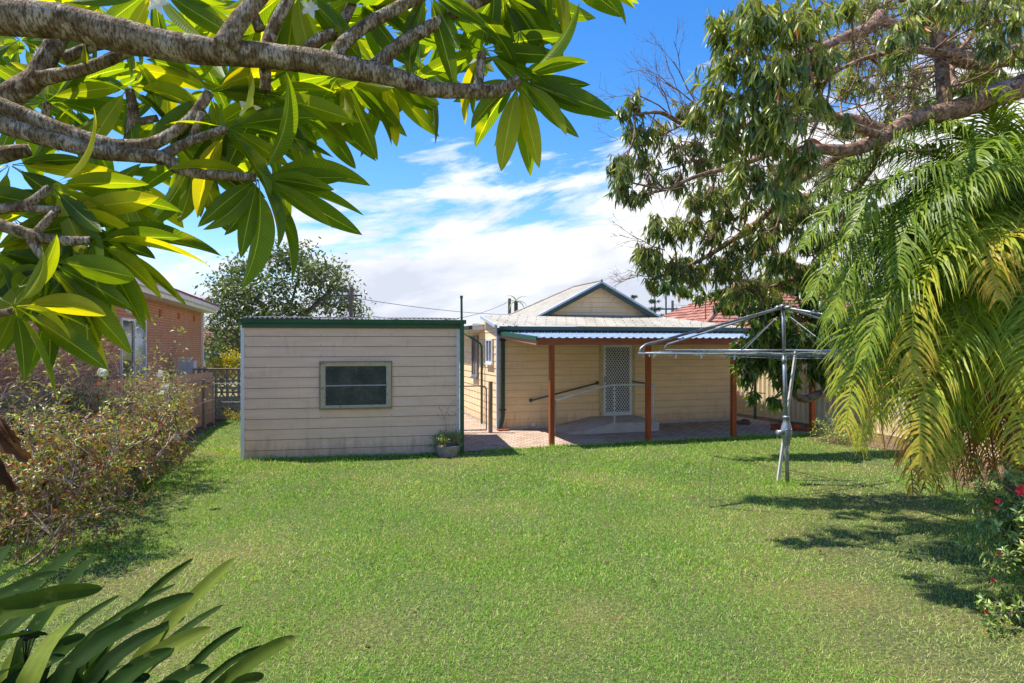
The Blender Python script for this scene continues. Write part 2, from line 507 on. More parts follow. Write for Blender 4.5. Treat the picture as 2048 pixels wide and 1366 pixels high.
M['frangileaf'] = leafmat('frangipani_leaf', [(0.0, L(62, 88, 28)), (0.5, L(92, 120, 28)), (0.8, L(130, 146, 30)), (1.0, L(166, 164, 36))], 0.6, 0.42, 0.3, (2.7, 2.3, 0.35), veins=True, noise=0.12)
M['gumleaf'] = leafmat('gum_leaf', [(0.0, L(60, 82, 54)), (0.4, L(100, 120, 70)), (0.7, L(154, 166, 78)), (0.93, L(198, 198, 100)), (1.0, L(190, 116, 70))], 0.42, 0.34, 0.55, (1.4, 1.4, 0.5))
M['mangoleaf'] = leafmat('mango_leaf', [(0.0, L(40, 68, 34)), (0.5, L(80, 112, 46)), (0.88, L(150, 170, 60)), (1.0, L(176, 120, 54))], 0.3, 0.35, 0.5)
M['palmleaf'] = leafmat('palm_leaf', [(0.0, L(66, 92, 32)), (0.35, L(130, 154, 46)), (0.6, L(184, 190, 60)), (0.8, L(216, 190, 70)), (0.92, L(190, 128, 64)), (1.0, L(136, 100, 72))], 0.42, 0.42, 0.3, (1.35, 1.45, 0.45))
M['bushleaf'] = leafmat('viburnum_leaf', [(0.0, L(104, 84, 58)), (0.2, L(146, 104, 66)), (0.32, L(190, 96, 52)), (0.36, L(88, 104, 48)), (0.65, L(136, 150, 56)), (1.0, L(206, 208, 98))], 0.35, 0.4, 0.45)
M['azalea'] = leafmat('azalea_leaf', [(0.0, L(76, 100, 48)), (0.5, L(128, 152, 68)), (0.9, L(182, 196, 104)), (1.0, L(186, 136, 84))], 0.25, 0.35, 0.5)
M['farleaf'] = leafmat('far_tree_leaf', [(0.0, L(66, 82, 52)), (0.6, L(108, 124, 68)), (1.0, L(166, 172, 92))], 0.25, 0.4, 0.5, (1.3, 1.3, 0.6))
M['yellowleaf'] = leafmat('yellow_bush_leaf', [(0.0, L(120, 124, 30)), (0.5, L(178, 172, 40)), (1.0, L(216, 200, 50))], 0.35)
M['pineleaf'] = leafmat('pine_needles', [(0.0, L(56, 74, 60)), (1.0, L(84, 100, 78))], 0.15, 0.6)
M['lily'] = leafmat('strap_leaf', [(0.0, L(34, 56, 20)), (0.5, L(50, 74, 26)), (0.8, L(80, 98, 32)), (1.0, L(122, 134, 54))], 0.25, 0.62, 0.06, (1.3, 1.4, 0.5), noise=0.12, striped=True)
M['deadleaf'] = leafmat('dead_leaf', [(0.0, L(70, 48, 36)), (0.6, L(128, 92, 66)), (1.0, L(190, 150, 100))], 0.15, 0.7, 0.2)
M['petal'] = leafmat('white_petal', [(0.0, L(224, 222, 205)), (1.0, L(244, 242, 232))], 0.3, 0.5, 0.3, (1, 1, 0.95), noise=0.05)
M['redpetal'] = leafmat('red_petal', [(0.0, L(186, 20, 40)), (1.0, L(226, 70, 80))], 0.3, 0.5, 0.3, (1.3, 0.8, 0.8), noise=0.1)
M['grass'] = leafmat('grass_blades', [(0.0, L(88, 126, 40)), (0.35, L(128, 176, 56)), (0.65, L(168, 200, 80)), (0.85, L(208, 204, 126)), (1.0, L(224, 206, 162))], 0.35, 0.5, 0.3, (1.3, 1.35, 0.5), noise=0.1)
M['berry'] = surf('dark_berry', L(16, 22, 24), L(30, 38, 38), 5, rough=0.25, spec=0.6, bump=0)


def lawnmat():
    t = NT('lawn_soil_and_thatch'); co = t.coord()
    n = t.noise(co, 0.5, 4); n2 = t.noise(co, 28, 5, 0.7); n3 = t.noise(co, 120, 3, 0.7)
    a = t.ramp(n2, [(0.32, L(50, 54, 44)), (0.5, L(88, 98, 56)), (0.68, L(136, 136, 88))])
    b = t.ramp(n2, [(0.32, L(76, 64, 46)), (0.5, L(118, 112, 66)), (0.7, L(158, 142, 100))])
    col = t.mix(t.ramp(n, [(0.45, (0, 0, 0)), (0.68, (1, 1, 1))]), a, b)
    t.princ(col, 0.9, 0.1, 0, t.bump(n3, 0.8, 0.02))
    return t.m


M['lawn'] = lawnmat()


def farground():
    t = NT('neighbour_ground'); n = t.noise(t.coord(), 0.2, 4)
    t.princ(t.ramp(n, [(0.35, L(96, 112, 56)), (0.65, L(140, 130, 90))]), 0.9, 0.1)
    return t.m


M['far'] = farground()

# ------------------------------------------------------------------ ground
HA = np.array([-0.395, 17.73]); HT = R(17.0)
HU = np.array([math.cos(HT), math.sin(HT)]); HV = np.array([-math.sin(HT), math.cos(HT)])


def hw(a, b, h=0.0):
    p = HA + HU * a + HV * b
    return (p[0], p[1], h)


def hl(X, Y):       # world -> house frame
    d = np.stack([np.asarray(X) - HA[0], np.asarray(Y) - HA[1]], -1)
    return d @ HU, d @ HV


def hray(px, py, b):      # pixel onto vertical plane b = const of the house frame -> (a,h)
    r = (px - CX) / F
    # X = r Y ; X = HA0 + U0 a + V0 b ; Y = HA1 + U1 a + V1 b
    a = (r * (HA[1] + HV[1] * b) - HA[0] - HV[0] * b) / (HU[0] - r * HU[1])
    Y = HA[1] + HU[1] * a + HV[1] * b
    return a, H - (py - CY) / F * Y


g = MB(); g.add([(-400, -20, -0.02), (400, -20, -0.02), (400, 900, -0.02), (-400, 900, -0.02)], [(0, 1, 2, 3)])
tag(g.build('ground', M['far']), kind='structure')
g = MB(); g.add([(-9.6, -2, 0.0), (10.5, -2, 0.0), (10.5, 24, 0.0), (-11.4, 24, 0.0)], [(0, 1, 2, 3)])
tag(g.build('lawn', M['lawn']), kind='structure')


def wob_sheet(name, pts, z, mat, amp=0.12, step=0.35):
    out = []
    n = len(pts)
    for i in range(n):
        p = np.array(pts[i]); q = np.array(pts[(i + 1) % n])
        m = max(1, int(np.linalg.norm(q - p) / step))
        for k in range(m):
            c = p + (q - p) * k / m
            out.append((c[0] + rng.uniform(-amp, amp), c[1] + rng.uniform(-amp, amp), z))
    o = build(name, out, [tuple(range(len(out)))], mat)
    return o


BED_L = [(-11.0, 23.6), (-8.9, 20.3), (-8.3, 17.5), (-7.4, 14.0), (-7.1, 10.5), (-6.2, 7.5), (-9.3, 6.5)]
BED_R = [(9.0, 22.5), (6.9, 20.6), (7.9, 18.0), (7.4, 16.3), (8.5, 14.5), (7.8, 11.6), (7.0, 8.8), (5.7, 7.0), (4.7, 5.4), (4.2, 4.4), (8, 3.0), (10.4, 8), (10.4, 16)]
tag(wob_sheet('left_garden_soil', BED_L, 0.008, M['soil']), kind='structure')
tag(wob_sheet('right_garden_soil', BED_R, 0.008, M['soil']), kind='structure')
pv = thing('brick_patio', None, None, hw(0, 0), HT)
bpy.data.objects.remove(pv)
g = MB()
g.add([(-1.9, -3.12, 0.014), (8.1, -3.12, 0.014), (8.4, -1.5, 0.014), (8.0, 6, 0.014), (-1.9, 9, 0.014)], [(0, 1, 2, 3, 4)])
o = g.build('patio', M['brickpave']); o.location = hw(0, 0); o.rotation_euler = (0, 0, HT); tag(o, kind='structure')

# ------------------------------------------------------------------ shed
SA = P(485, 921, 3120 / 236.0)[:2]; ST = R(11.7)
shed = thing('shed', 'cream weatherboard shed with one obscure window and corrugated roof', 'shed', (SA[0], SA[1], 0), ST)
SW, SD = 4.40, 2.9
rows = [0.02] + [0.204 + 0.2125 * k for k in range(12)] + [2.76]
m = MB(); m.boards((0, 0, 0), (1, 0, 0), (0, -1, 0), 0, rows, lambda h: (0.0, SW))
# recessed holes are covered by the window that stands proud of the boards
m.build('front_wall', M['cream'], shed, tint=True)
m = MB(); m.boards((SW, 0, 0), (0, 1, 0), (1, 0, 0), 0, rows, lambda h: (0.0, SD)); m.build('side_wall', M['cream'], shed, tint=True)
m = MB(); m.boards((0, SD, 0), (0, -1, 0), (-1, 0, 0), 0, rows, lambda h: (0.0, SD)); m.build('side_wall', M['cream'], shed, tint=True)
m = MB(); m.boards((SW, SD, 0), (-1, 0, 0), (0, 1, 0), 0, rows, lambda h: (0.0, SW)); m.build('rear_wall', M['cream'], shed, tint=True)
m = MB(); m.box(-0.03, 0.035, -0.035, -0.005, 0.0, 2.74); m.box(-0.03, -0.004, -0.004, 0.05, 0, 2.74)
m.build('corner_trim', M['white'], shed)
m = MB(); m.box(SW - 0.028, SW + 0.03, -0.035, -0.005, 0.0, 2.74); m.build('corner_trim', M['white'], shed)
m = MB(); m.box(0.0, SW + 0.04, -0.06, -0.036, 2.70, 2.80); m.build('fascia', M['green'], shed)
m = MB()      # gutter: open quad profile
pr = [(-0.062, 2.80), (-0.155, 2.80), (-0.17, 2.885), (-0.155, 2.885), (-0.142, 2.815), (-0.062, 2.815)]
n = len(pr)
vs = [(-0.03, y, z) for y, z in pr] + [(SW + 0.16, y, z) for y, z in pr]
m.add(vs, [(i, (i + 1) % n, n + (i + 1) % n, n + i) for i in range(n)] + [tuple(range(n))[::-1], tuple(range(n, 2 * n))])
m.build('gutter', M['green'], shed)
m = MB(); m.corr(0.0, SW + 0.02, lambda s: (s, -0.12, 2.905), lambda s: (s, SD + 0.1, 3.04), 0.095, 0.014, 8)
m.build('roof', M['rustroof'], shed)
m = MB(); m.beam((SW + 0.075, -0.10, 2.80), (SW + 0.075, -0.10, 0.03), 0.085, 0.055, up=(0, 1, 0))
m.build('downpipe', M['green'], shed)
m = MB(); m.box(0, SW, -0.05, 0.02, -0.02, 0.05); m.build('footing', M['concrete'], shed)
# nail heads
m = MB()
for h in rows[1:-1]:
    for s in (0.06, 1.53, 2.98, SW - 0.06):
        m.box(s - 0.006, s + 0.006, -0.026, -0.018, h + 0.012, h + 0.024)
m.build('nails', M['galvdark'], shed)['kind'] = 'stuff'
# shed window
wx0, wx1, wz0, wz1 = 1.53, 2.97, 1.03, 1.99
win = MB()
fw = 0.085
win.box(wx0, wx0 + fw, -0.055, -0.012, wz0, wz1); win.box(wx1 - fw, wx1, -0.055, -0.012, wz0, wz1)
win.box(wx0 + fw, wx1 - fw, -0.052, -0.012, wz1 - 0.085, wz1); win.box(wx0 + fw, wx1 - fw, -0.052, -0.012, wz0, wz0 + 0.06)
wo = win.build('window', surf('flaking_window_paint', L(186, 164, 130), L(206, 188, 156), 7, c3=L(112, 84, 62), stretch=(1, 1, 2), rough=0.8, bump=0.4, fine=0.35), shed)
m = MB(); m.box(wx0 - 0.02, wx1 + 0.02, -0.075, -0.02, wz1 + 0.003, wz1 + 0.018); m.box(wx0 - 0.022, wx0 - 0.003, -0.06, -0.02, wz0, wz1); m.box(wx1 + 0.003, wx1 + 0.022, -0.06, -0.02, wz0, wz1)
m.box(wx0 - 0.02, wx1 + 0.02, -0.085, -0.02, wz0 - 0.028, wz0 - 0.003)
m.build('sill', M['greytimber'], wo)
m = MB(); m.box(wx0 + fw, wx1 - fw, -0.032, -0.027, wz0 + 0.06, wz1 - 0.085); m.build('pane', M['obscure'], wo)
m = MB(); zc = (wz0 + wz1) / 2 - 0.01
m.box(wx0 + fw, wx1 - fw, -0.05, -0.033, zc - 0.013, zc + 0.013)
m.box(wx0 + fw, wx0 + fw + 0.018, -0.048, -0.033, wz0 + 0.06, wz1 - 0.085); m.box(wx1 - fw - 0.018, wx1 - fw, -0.048, -0.033, wz0 + 0.06, wz1 - 0.085)
m.build('glazing_bar', surf('chalky_grey_paint', L(140, 140, 138), L(190, 190, 188), 20, rough=0.8), wo)
m = MB(); m.add([(2.235, -0.034, 1.9), (2.275, -0.034, 1.9), (2.262, -0.034, 1.80), (2.25, -0.034, 1.75), (2.238, -0.034, 1.82)], [(0, 1, 2, 3, 4)])
m.build('rust_stain', surf('rust_stain', L(120, 80, 64), L(140, 96, 78), 20), wo)

# ------------------------------------------------------------------ house
house = thing('weatherboard_house', 'peach weatherboard cottage with cream iron roof, gable and white lattice screen door', 'house', hw(0, 0), HT)
LW = 7.53
hrows = [0.10 + 0.2 * k for k in range(14)] + [2.80]
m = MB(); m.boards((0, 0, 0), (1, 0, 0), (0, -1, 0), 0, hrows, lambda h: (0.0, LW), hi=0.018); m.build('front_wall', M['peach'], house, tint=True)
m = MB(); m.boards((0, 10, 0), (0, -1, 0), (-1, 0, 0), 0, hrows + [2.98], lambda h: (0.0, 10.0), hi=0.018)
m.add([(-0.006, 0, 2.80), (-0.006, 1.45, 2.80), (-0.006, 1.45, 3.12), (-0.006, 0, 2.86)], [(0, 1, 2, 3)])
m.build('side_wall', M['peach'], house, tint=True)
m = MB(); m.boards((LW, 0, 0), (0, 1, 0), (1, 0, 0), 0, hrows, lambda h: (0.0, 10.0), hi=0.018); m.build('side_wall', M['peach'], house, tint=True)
m = MB(); m.box(0, LW, -0.012, 0.05, 0.0, 0.095); m.box(-0.012, 0.05, 0.06, 10, 0, 0.095); m.build('footing', M['concrete'], house)
m = MB(); m.box(-0.03, 0.03, -0.03, -0.022, 0.05, 2.80); m.box(-0.03, -0.022, -0.02, 0.035, 0.05, 2.84); m.build('corner_trim', M['greytrim'], house)
# gable face (b = 1.8)
GA, GH0, GH1 = 3.79, 3.25, 4.22
gr = [GH0 - 0.05 + 0.16 * k for k in range(8)]
gr = [h for h in gr if h < GH1] + [GH1]
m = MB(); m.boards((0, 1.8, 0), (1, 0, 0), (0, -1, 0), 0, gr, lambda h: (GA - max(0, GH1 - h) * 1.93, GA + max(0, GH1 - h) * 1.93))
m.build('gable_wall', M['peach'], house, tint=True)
AP = 4.31; PT = 0.52      # apex height and slope
for sgn in (-1, 1):
    m = MB()      # green barge board and grey verge capping
    A0 = (GA, 1.52, AP - 0.10); B0 = (GA + sgn * 2.25, 1.52, AP - 0.10 - 2.25 * PT)
    m.add([(GA, 1.52, AP - 0.19), (B0[0], 1.52, B0[2] - 0.09), (B0[0], 1.52, B0[2] + 0.06), (GA, 1.52, AP - 0.04),
           (GA, 1.56, AP - 0.19), (B0[0], 1.56, B0[2] - 0.09), (B0[0], 1.56, B0[2] + 0.06), (GA, 1.56, AP - 0.04)],
          [(0, 1, 2, 3), (7, 6, 5, 4), (0, 4, 5, 1), (1, 5, 6, 2), (2, 6, 7, 3), (3, 7, 4, 0)])
    m.build('barge_board', M['dgreen'], house)
    m = MB()
    m.add([(GA, 1.47, AP - 0.05), (B0[0], 1.47, B0[2] + 0.05), (B0[0], 1.47, B0[2] + 0.11), (GA, 1.47, AP + 0.01),
           (GA, 1.60, AP - 0.05), (B0[0], 1.60, B0[2] + 0.05), (B0[0], 1.60, B0[2] + 0.11), (GA, 1.60, AP + 0.01)],
          [(0, 1, 2, 3), (7, 6, 5, 4), (0, 4, 5, 1), (1, 5, 6, 2), (2, 6, 7, 3), (3, 7, 4, 0)])
    m.build('verge_capping', M['greytrim'], house)
    m = MB()      # soffit under the verge
    m.add([(GA, 1.56, AP - 0.12), (B0[0], 1.56, B0[2] - 0.02), (B0[0], 1.8, B0[2] - 0.02), (GA, 1.8, AP - 0.12)], [(0, 1, 2, 3)])
    m.build('soffit', M['dgreen'], house)
# main roof: upper slopes run along b, corrugations down the slope
RB = 3.75
brk = 2.35      # half width of the steep part


def mroof(sgn):
    m = MB()
    # left/right planes (s = b)
    m.corr(1.6, RB, lambda s: (GA + sgn * brk, s, AP - brk * PT), lambda s: (GA, s, AP))
    m.corr(RB + 0.001, RB + brk, lambda s: (GA + sgn * brk, s, AP - brk * PT), lambda s: (GA + sgn * max(0.0, s - RB), s, AP - max(0, s - RB) * PT))
    e0, e1 = GA - 4.17 if sgn < 0 else 0, 0
    run = (GA + 0.38) if sgn < 0 else (LW + 0.35 - GA)
    lo = 2.90
    m.corr(1.35 if sgn < 0 else 1.8, 9.5, lambda s: (GA + sgn * run, s, lo), lambda s: (GA + sgn * (brk + 0.0), s, AP - brk * PT - 0.001) if s < RB + brk else (GA + sgn * brk, s, AP - brk * PT))
    return m


ro = mroof(-1).build('roof', M['roofcream'], house)
mroof(1).build('roof', M['roofcream'], house)
m = MB(); m.corr(GA - brk, GA + brk, lambda s: (s, RB + brk, AP - brk * PT), lambda s: (s, RB + max(0.0, abs(s - GA)) if False else RB + abs(s - GA), AP - abs(s - GA) * PT)); m.build('roof', M['roofcream'], house)
m = MB(); m.tube([(GA, 1.47, AP + 0.02), (GA, RB, AP + 0.02)], 0.045, 8)
m.tube([(GA, RB, AP + 0.02), (GA - brk, RB + brk, AP - brk * PT + 0.02)], 0.035, 8)
m.build('ridge_capping', M['roofcream'], house)
# skirt roof in front
SH0, SH1 = 2.855, 3.265


def skbot(s): return (s, -0.22, SH0)


def sktop(s):
    if s > 5.85:
        u = min(1, (s - 5.85) / (7.95 - 5.85)); return (s, 1.8 - 2.02 * u, SH1 - (SH1 - SH0) * u)
    if s < 1.55:
        u = (1.55 - s) / 1.65; return (s, 1.8 - 0.5 * u, SH1 - 0.10 * u)
    return (s, 1.8, SH1)


m = MB(); m.corr(-0.12, 7.94, skbot, sktop); sk = m.build('skirt_roof', M['roofcream'], house)
m = MB()      # roofing screws in rows
for r_ in range(5):
    u = 0.1 + r_ * 0.2
    for k in range(24):
        s = 0.15 + k * 0.31 + (0.15 if r_ % 2 else 0)
        if s > 7.5: continue
        b_, t_ = skbot(s), sktop(s)
        p = [b_[i] + (t_[i] - b_[i]) * u for i in range(3)]
        m.box(p[0] - 0.012, p[0] + 0.012, p[1] - 0.012, p[1] + 0.012, p[2] + 0.004, p[2] + 0.02)
m.build('screws', M['rustroof'], sk)['kind'] = 'stuff'
m = MB(); m.hexa([(-0.15, -0.24, 2.80), (-0.09, -0.24, 2.80), (-0.09, 1.32, 3.10), (-0.15, 1.32, 3.10), (-0.15, -0.24, 2.885), (-0.09, -0.24, 2.885), (-0.09, 1.32, 3.185), (-0.15, 1.32, 3.185)])
m.build('verge_capping', M['greytrim'], house)
# right hip front plane fill (side)
m = MB(); m.add([(7.94, -0.22, SH0), (7.94, 9.5, SH0), (GA + brk, 9.5, AP - brk * PT), (5.85, 1.8, SH1)], [(0, 1, 2, 3)])
m.build('roof', M['roofcream'], house)
m = MB()
pr = [(-0.10, 2.74), (-0.24, 2.74), (-0.26, 2.84), (-0.245, 2.84), (-0.225, 2.755), (-0.10, 2.755)]
vs = [(-0.02, y, z) for y, z in pr] + [(7.98, y, z) for y, z in pr]
m.add(vs, [(i, (i + 1) % n, n + (i + 1) % n, n + i) for i in range(n)] + [tuple(range(n))[::-1], tuple(range(n, 2 * n))])
m.build('gutter', M['dgreen'], house)
m = MB(); m.box(-0.02, 7.9, -0.098, -0.06, 2.62, 2.80); m.build('fascia', M['dgreen'], house)
m = MB(); m.box(-0.47, -0.36, 1.42, 9.5, 2.79, 2.88); m.build('gutter', M['dgreen'], house)
m = MB(); m.box(-0.36, -0.012, 1.42, 9.5, 2.775, 2.789); m.box(-0.36, -0.02, 1.40, 1.42, 2.78, 2.95); m.build('soffit', M['white'], house)
# rafter tail
m = MB(); m.box(-0.34, -0.02, 1.9, 1.95, 2.69, 2.775); m.build('rafter_end', M['white'], house)
# downpipe on front
m = MB()
m.beam((0.13, -0.075, 2.76), (0.13, -0.075, 0.42), 0.10, 0.075, up=(0, 1, 0))
m.beam((0.13, -0.075, 0.42), (0.10, -0.085, 0.26), 0.10, 0.075, up=(0, 1, 0))
m.beam((0.11, -0.08, 0.29), (0.02, -0.12, 0.06), 0.10, 0.075, up=(0, 1, 0))
dp = m.build('downpipe', M['dgreen'], house)
for z in (2.45, 0.55):
    m = MB(); m.box(0.06, 0.20, -0.118, -0.112, z, z + 0.03); m.box(0.045, 0.075, -0.118, -0.02, z, z + 0.03); m.box(0.185, 0.215, -0.118, -0.02, z, z + 0.03)
    m.build('bracket', M['blackpipe'], dp)
m = MB(); m.box(-0.05, 0.25, -0.28, -0.08, 0.015, 0.06); m.build('drain_brick', M['redbrick'], house)


# side windows (on a = 0 plane facing -a)
def side_window(b0, b1, z0, z1, frame, glass, sill, slats=False):
    m = MB(); f = 0.05
    for (p, q, r_, s) in ((b0, b0 + f, z0, z1), (b1 - f, b1, z0, z1), (b0 + f, b1 - f, z1 - f, z1), (b0 + f, b1 - f, z0, z0 + f), ((b0 + b1) / 2 - 0.02, (b0 + b1) / 2 + 0.02, z0 + f, z1 - f)):
        m.box(-0.075, -0.02, p, q, r_, s)
    w = m.build('window', frame, house)
    m = MB(); m.box(-0.045, -0.04, b0 + f, (b0 + b1) / 2 - 0.02, z0 + f, z1 - f); m.build('pane', glass, w)
    m = MB(); m.box(-0.047, -0.042, (b0 + b1) / 2 + 0.02, b1 - f, z0 + f, z1 - f); m.build('pane', M['flyscreen'] if slats else glass, w)
    m = MB(); m.box(-0.10, -0.02, b0 - 0.03, b1 + 0.03, z0 - 0.05, z0 - 0.002); m.build('sill', sill, w)


side_window(0.35, 1.0, 1.82, 2.50, M['white'], M['glass'], M['white'])
side_window(2.05, 2.75, 1.35, 2.62, M['greytimber'], M['glassblue'], M['blueish'], True)
# vent stack on side wall
m = MB()
m.tube([(-0.10, 1.35, 0.03), (-0.10, 1.35, 2.28), (-0.13, 1.40, 2.36), (-0.52, 1.9, 2.70), (-0.56, 1.95, 2.78), (-0.57, 1.95, 3.75)], 0.035, 10)
m.tube([(-0.57, 1.95, 3.72), (-0.57, 1.95, 3.80)], 0.045, 10)
m.build('vent_pipe', M['green'], house)
# door
dA0, dA1, dZ0, dZ1 = 3.13, 4.03, 0.30, 2.335
m = MB()
m.box(dA0 - 0.10, dA0 - 0.002, -0.06, -0.018, dZ0, dZ1 + 0.10); m.box(dA1 + 0.002, dA1 + 0.10, -0.06, -0.018, dZ0, dZ1 + 0.10); m.box(dA0 - 0.002, dA1 + 0.002, -0.06, -0.018, dZ1 + 0.002, dZ1 + 0.10)
m.build('door_frame', surf('worn_door_frame', L(196, 172, 132), L(218, 196, 158), 4, c3=L(150, 118, 86), stretch=(1, 1, 0.4), rough=0.7), house)
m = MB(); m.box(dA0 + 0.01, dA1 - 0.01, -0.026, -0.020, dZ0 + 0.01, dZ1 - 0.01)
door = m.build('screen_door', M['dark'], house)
m = MB(); f = 0.075
m.box(dA0, dA0 + f, -0.062, -0.028, dZ0, dZ1); m.box(dA1 - f, dA1, -0.062, -0.028, dZ0, dZ1)
m.box(dA0 + f, dA1 - f, -0.062, -0.028, dZ1 - f, dZ1); m.box(dA0 + f, dA1 - f, -0.062, -0.028, dZ0, dZ0 + 0.10)
m.build('door_frame', M['white'], door)
m = MB()
x0, x1, z0, z1 = dA0 + f, dA1 - f, dZ0 + 0.10, dZ1 - f
sl = 1.35; dx = 0.083; hw_ = 0.0115
for sg in (1, -1):
    c = -3.0
    while c < 3.5:
        # line x = x0 + c + sg*(z-z0)/sl
        pts = []
        za, zb = z0, z1
        if sg > 0:
            lo_z = z0 + max(0, (-c) * sl); hi_z = min(z1, z0 + (x1 - x0 - c) * sl)
        else:
            lo_z = z0 + max(0, (c - (x1 - x0)) * sl); hi_z = min(z1, z0 + c * sl)
        if hi_z - lo_z > 0.02:
            xa = x0 + c + sg * (lo_z - z0) / sl; xb = x0 + c + sg * (hi_z - z0) / sl
            off = -0.045 - 0.003 * (sg > 0)
            m.add([(xa - hw_, off, lo_z), (xa + hw_, off, lo_z), (xb + hw_, off, hi_z), (xb - hw_, off, hi_z),
                   (xa - hw_, off + 0.008, lo_z), (xa + hw_, off + 0.008, lo_z), (xb + hw_, off + 0.008, hi_z), (xb - hw_, off + 0.008, hi_z)],
                  [(0, 1, 2, 3), (0, 4, 5, 1), (1, 5, 6, 2), (2, 6, 7, 3), (3, 7, 4, 0)])
        c += dx
m.build('lattice', M['white'], door)
m = MB(); m.box(dA0 + 0.02, dA0 + 0.055, -0.075, -0.062, 1.27, 1.42); m.box(dA0 + 0.03, dA0 + 0.13, -0.10, -0.085, 1.35, 1.37); m.box(dA0 + 0.03, dA0 + 0.045, -0.10, -0.062, 1.35, 1.37)
m.build('handle', M['galv'], door)
# wall rails
m = MB()


def wallrail(px0, py0, px1, py1):
    a0, z0 = hray(px0, py0, -0.09); a1, z1 = hray(px1, py1, -0.09)
    m.tube([(a0, -0.02, z0), (a0, -0.09, z0), (a1, -0.09, z1), (a1, -0.02, z1)], 0.022, 8)
    for a, z in ((a0, z0), (a1, z1)):
        m.tube([(a, -0.022, z), (a, -0.035, z)], 0.055, 10)


wallrail(1063, 801, 1196, 766); m.build('wall_rail', M['galvdark'], house)
m = MB(); wallrail(1266, 763, 1300, 768); m.build('wall_rail', M['galvdark'], house)
m = MB(); a0, z0 = hray(1066, 849, -0.02); m.tube([(a0, -0.05, z0), (a0, -0.01, z0)], 0.055, 12); m.build('vent_outlet', M['white'], house)

# ------------------------------------------------------------------ verandah
ver = thing('verandah', 'red timber verandah with low zinc sheet roof along the cottage wall', 'verandah', hw(0, -2.98), HT)
for k, a in enumerate((0.46, 2.95, 5.36)):
    m = MB(); m.box(a - 0.055, a + 0.055, -0.055, 0.055, 0.0, 2.342)
    m.build('post', M['redtimber'], ver)
m = MB(); m.box(0.10, 9.0, -0.062, 0.0, 2.345, 2.50); m.build('beam', M['redbeam'], ver)
m = MB(); m.box(7.78 - 0.055, 7.78 + 0.055, -0.055, 0.055, 0.0, 2.342); m.build('post', M['redtimber'], ver)
m = MB(); m.hexa([(0.06, -0.06, 2.345), (0.10, -0.06, 2.345), (0.10, 2.93, 2.53), (0.06, 2.93, 2.53), (0.06, -0.06, 2.455), (0.10, -0.06, 2.455), (0.10, 2.93, 2.60), (0.06, 2.93, 2.60)])
m.build('end_rafter', M['sunlitbeam'], ver)
m = MB(); m.hexa([(0.03, -0.14, 2.44), (0.058, -0.14, 2.44), (0.058, 2.9, 2.59), (0.03, 2.9, 2.59), (0.03, -0.14, 2.535), (0.058, -0.14, 2.535), (0.058, 2.9, 2.70), (0.03, 2.9, 2.70)])
m.add([(0.03, -0.14, 2.535), (0.16, -0.14, 2.535), (0.16, 2.9, 2.70), (0.03, 2.9, 2.70)], [(0, 1, 2, 3)])
m.build('barge_flashing', M['green'], ver)
m = MB(); m.corr(0.08, 9.05, lambda s: (s, -0.13, 2.505), lambda s: (s, 2.94, 2.655), 0.19, 0.026, 14, mode='trap')
vr = m.build('roof', M['zinc'], ver)
m = MB()
for k in range(46):
    for j, yy in enumerate((0.0, 1.4, 2.7)):
        s = 0.10 + k * 0.19 + 0.02
        m.box(s - 0.011, s + 0.011, yy - 0.011, yy + 0.011, 2.505 + (yy + 0.13) * 0.0489 + 0.024, 2.505 + (yy + 0.13) * 0.0489 + 0.045)
m.build('screws', M['white'], vr)['kind'] = 'stuff'
for k in range(4):
    m = MB(); y = 0.75 * k + 0.5; m.box(0.12, 9.0, y, y + 0.045, 2.42 + y * 0.0489, 2.49 + y * 0.0489); m.build('purlin', M['redbeam'], ver)

# ramp and rails
ramp = MB()
a0 = 1.30; a1 = 2.75; a2 = 4.12; b0 = -1.46
ramp.add([(a0, -0.03, 0.02), (a1, -0.03, 0.285), (a2, -0.03, 0.285), (a2, b0, 0.275), (a1, b0, 0.275), (a0 + 0.25, b0, 0.02),
          (a2, -0.03, 0.0), (a2, b0, 0.0), (a1, b0, 0.0)],
         [(0, 5, 4, 1), (1, 4, 3, 2), (2, 3, 7, 6), (3, 4, 8, 7), (4, 5, 8)])
rt = thing('ramp', 'grey concrete ramp and landing below the white lattice screen door', 'ramp', hw(0, 0), HT)
ramp.build('slab', M['concrete'], rt)
rail = thing('handrail', 'freestanding galvanised pipe handrail on the edge of the concrete ramp', 'handrail', hw(a2, -1.38), HT)
m = MB()
top = [hw(0.95, -1.38, 0.80), hw(1.0, -1.38, 0.83)]
aa = [hray(1112, 800, -1.38), hray(1160, 786, -1.38), hray(1205, 773, -1.38), hray(1228, 770, -1.38), hray(1312, 769, -1.38)]
m.tube([hw(a, -1.38, h) for a, h in aa], 0.028, 10); m.build('top_rail', M['paleg'], rail, world=True, smooth=True)
for px in (1229, 1306):
    a, h = hray(px, 770, -1.38)
    m = MB(); m.tube([hw(a, -1.38, 0.26), hw(a, -1.38, h)], 0.022, 10); m.tube([hw(a, -1.38, 0.275), hw(a, -1.38, 0.29)], 0.05, 10)
    m.build('post', M['paleg'], rail, world=True, smooth=True)
a, h = aa[0]
m = MB(); m.tube([hw(a - 0.02, -1.38, 0.02), hw(a - 0.02, -1.38, h)], 0.022, 10); m.build('post', M['galv'], rail, world=True)

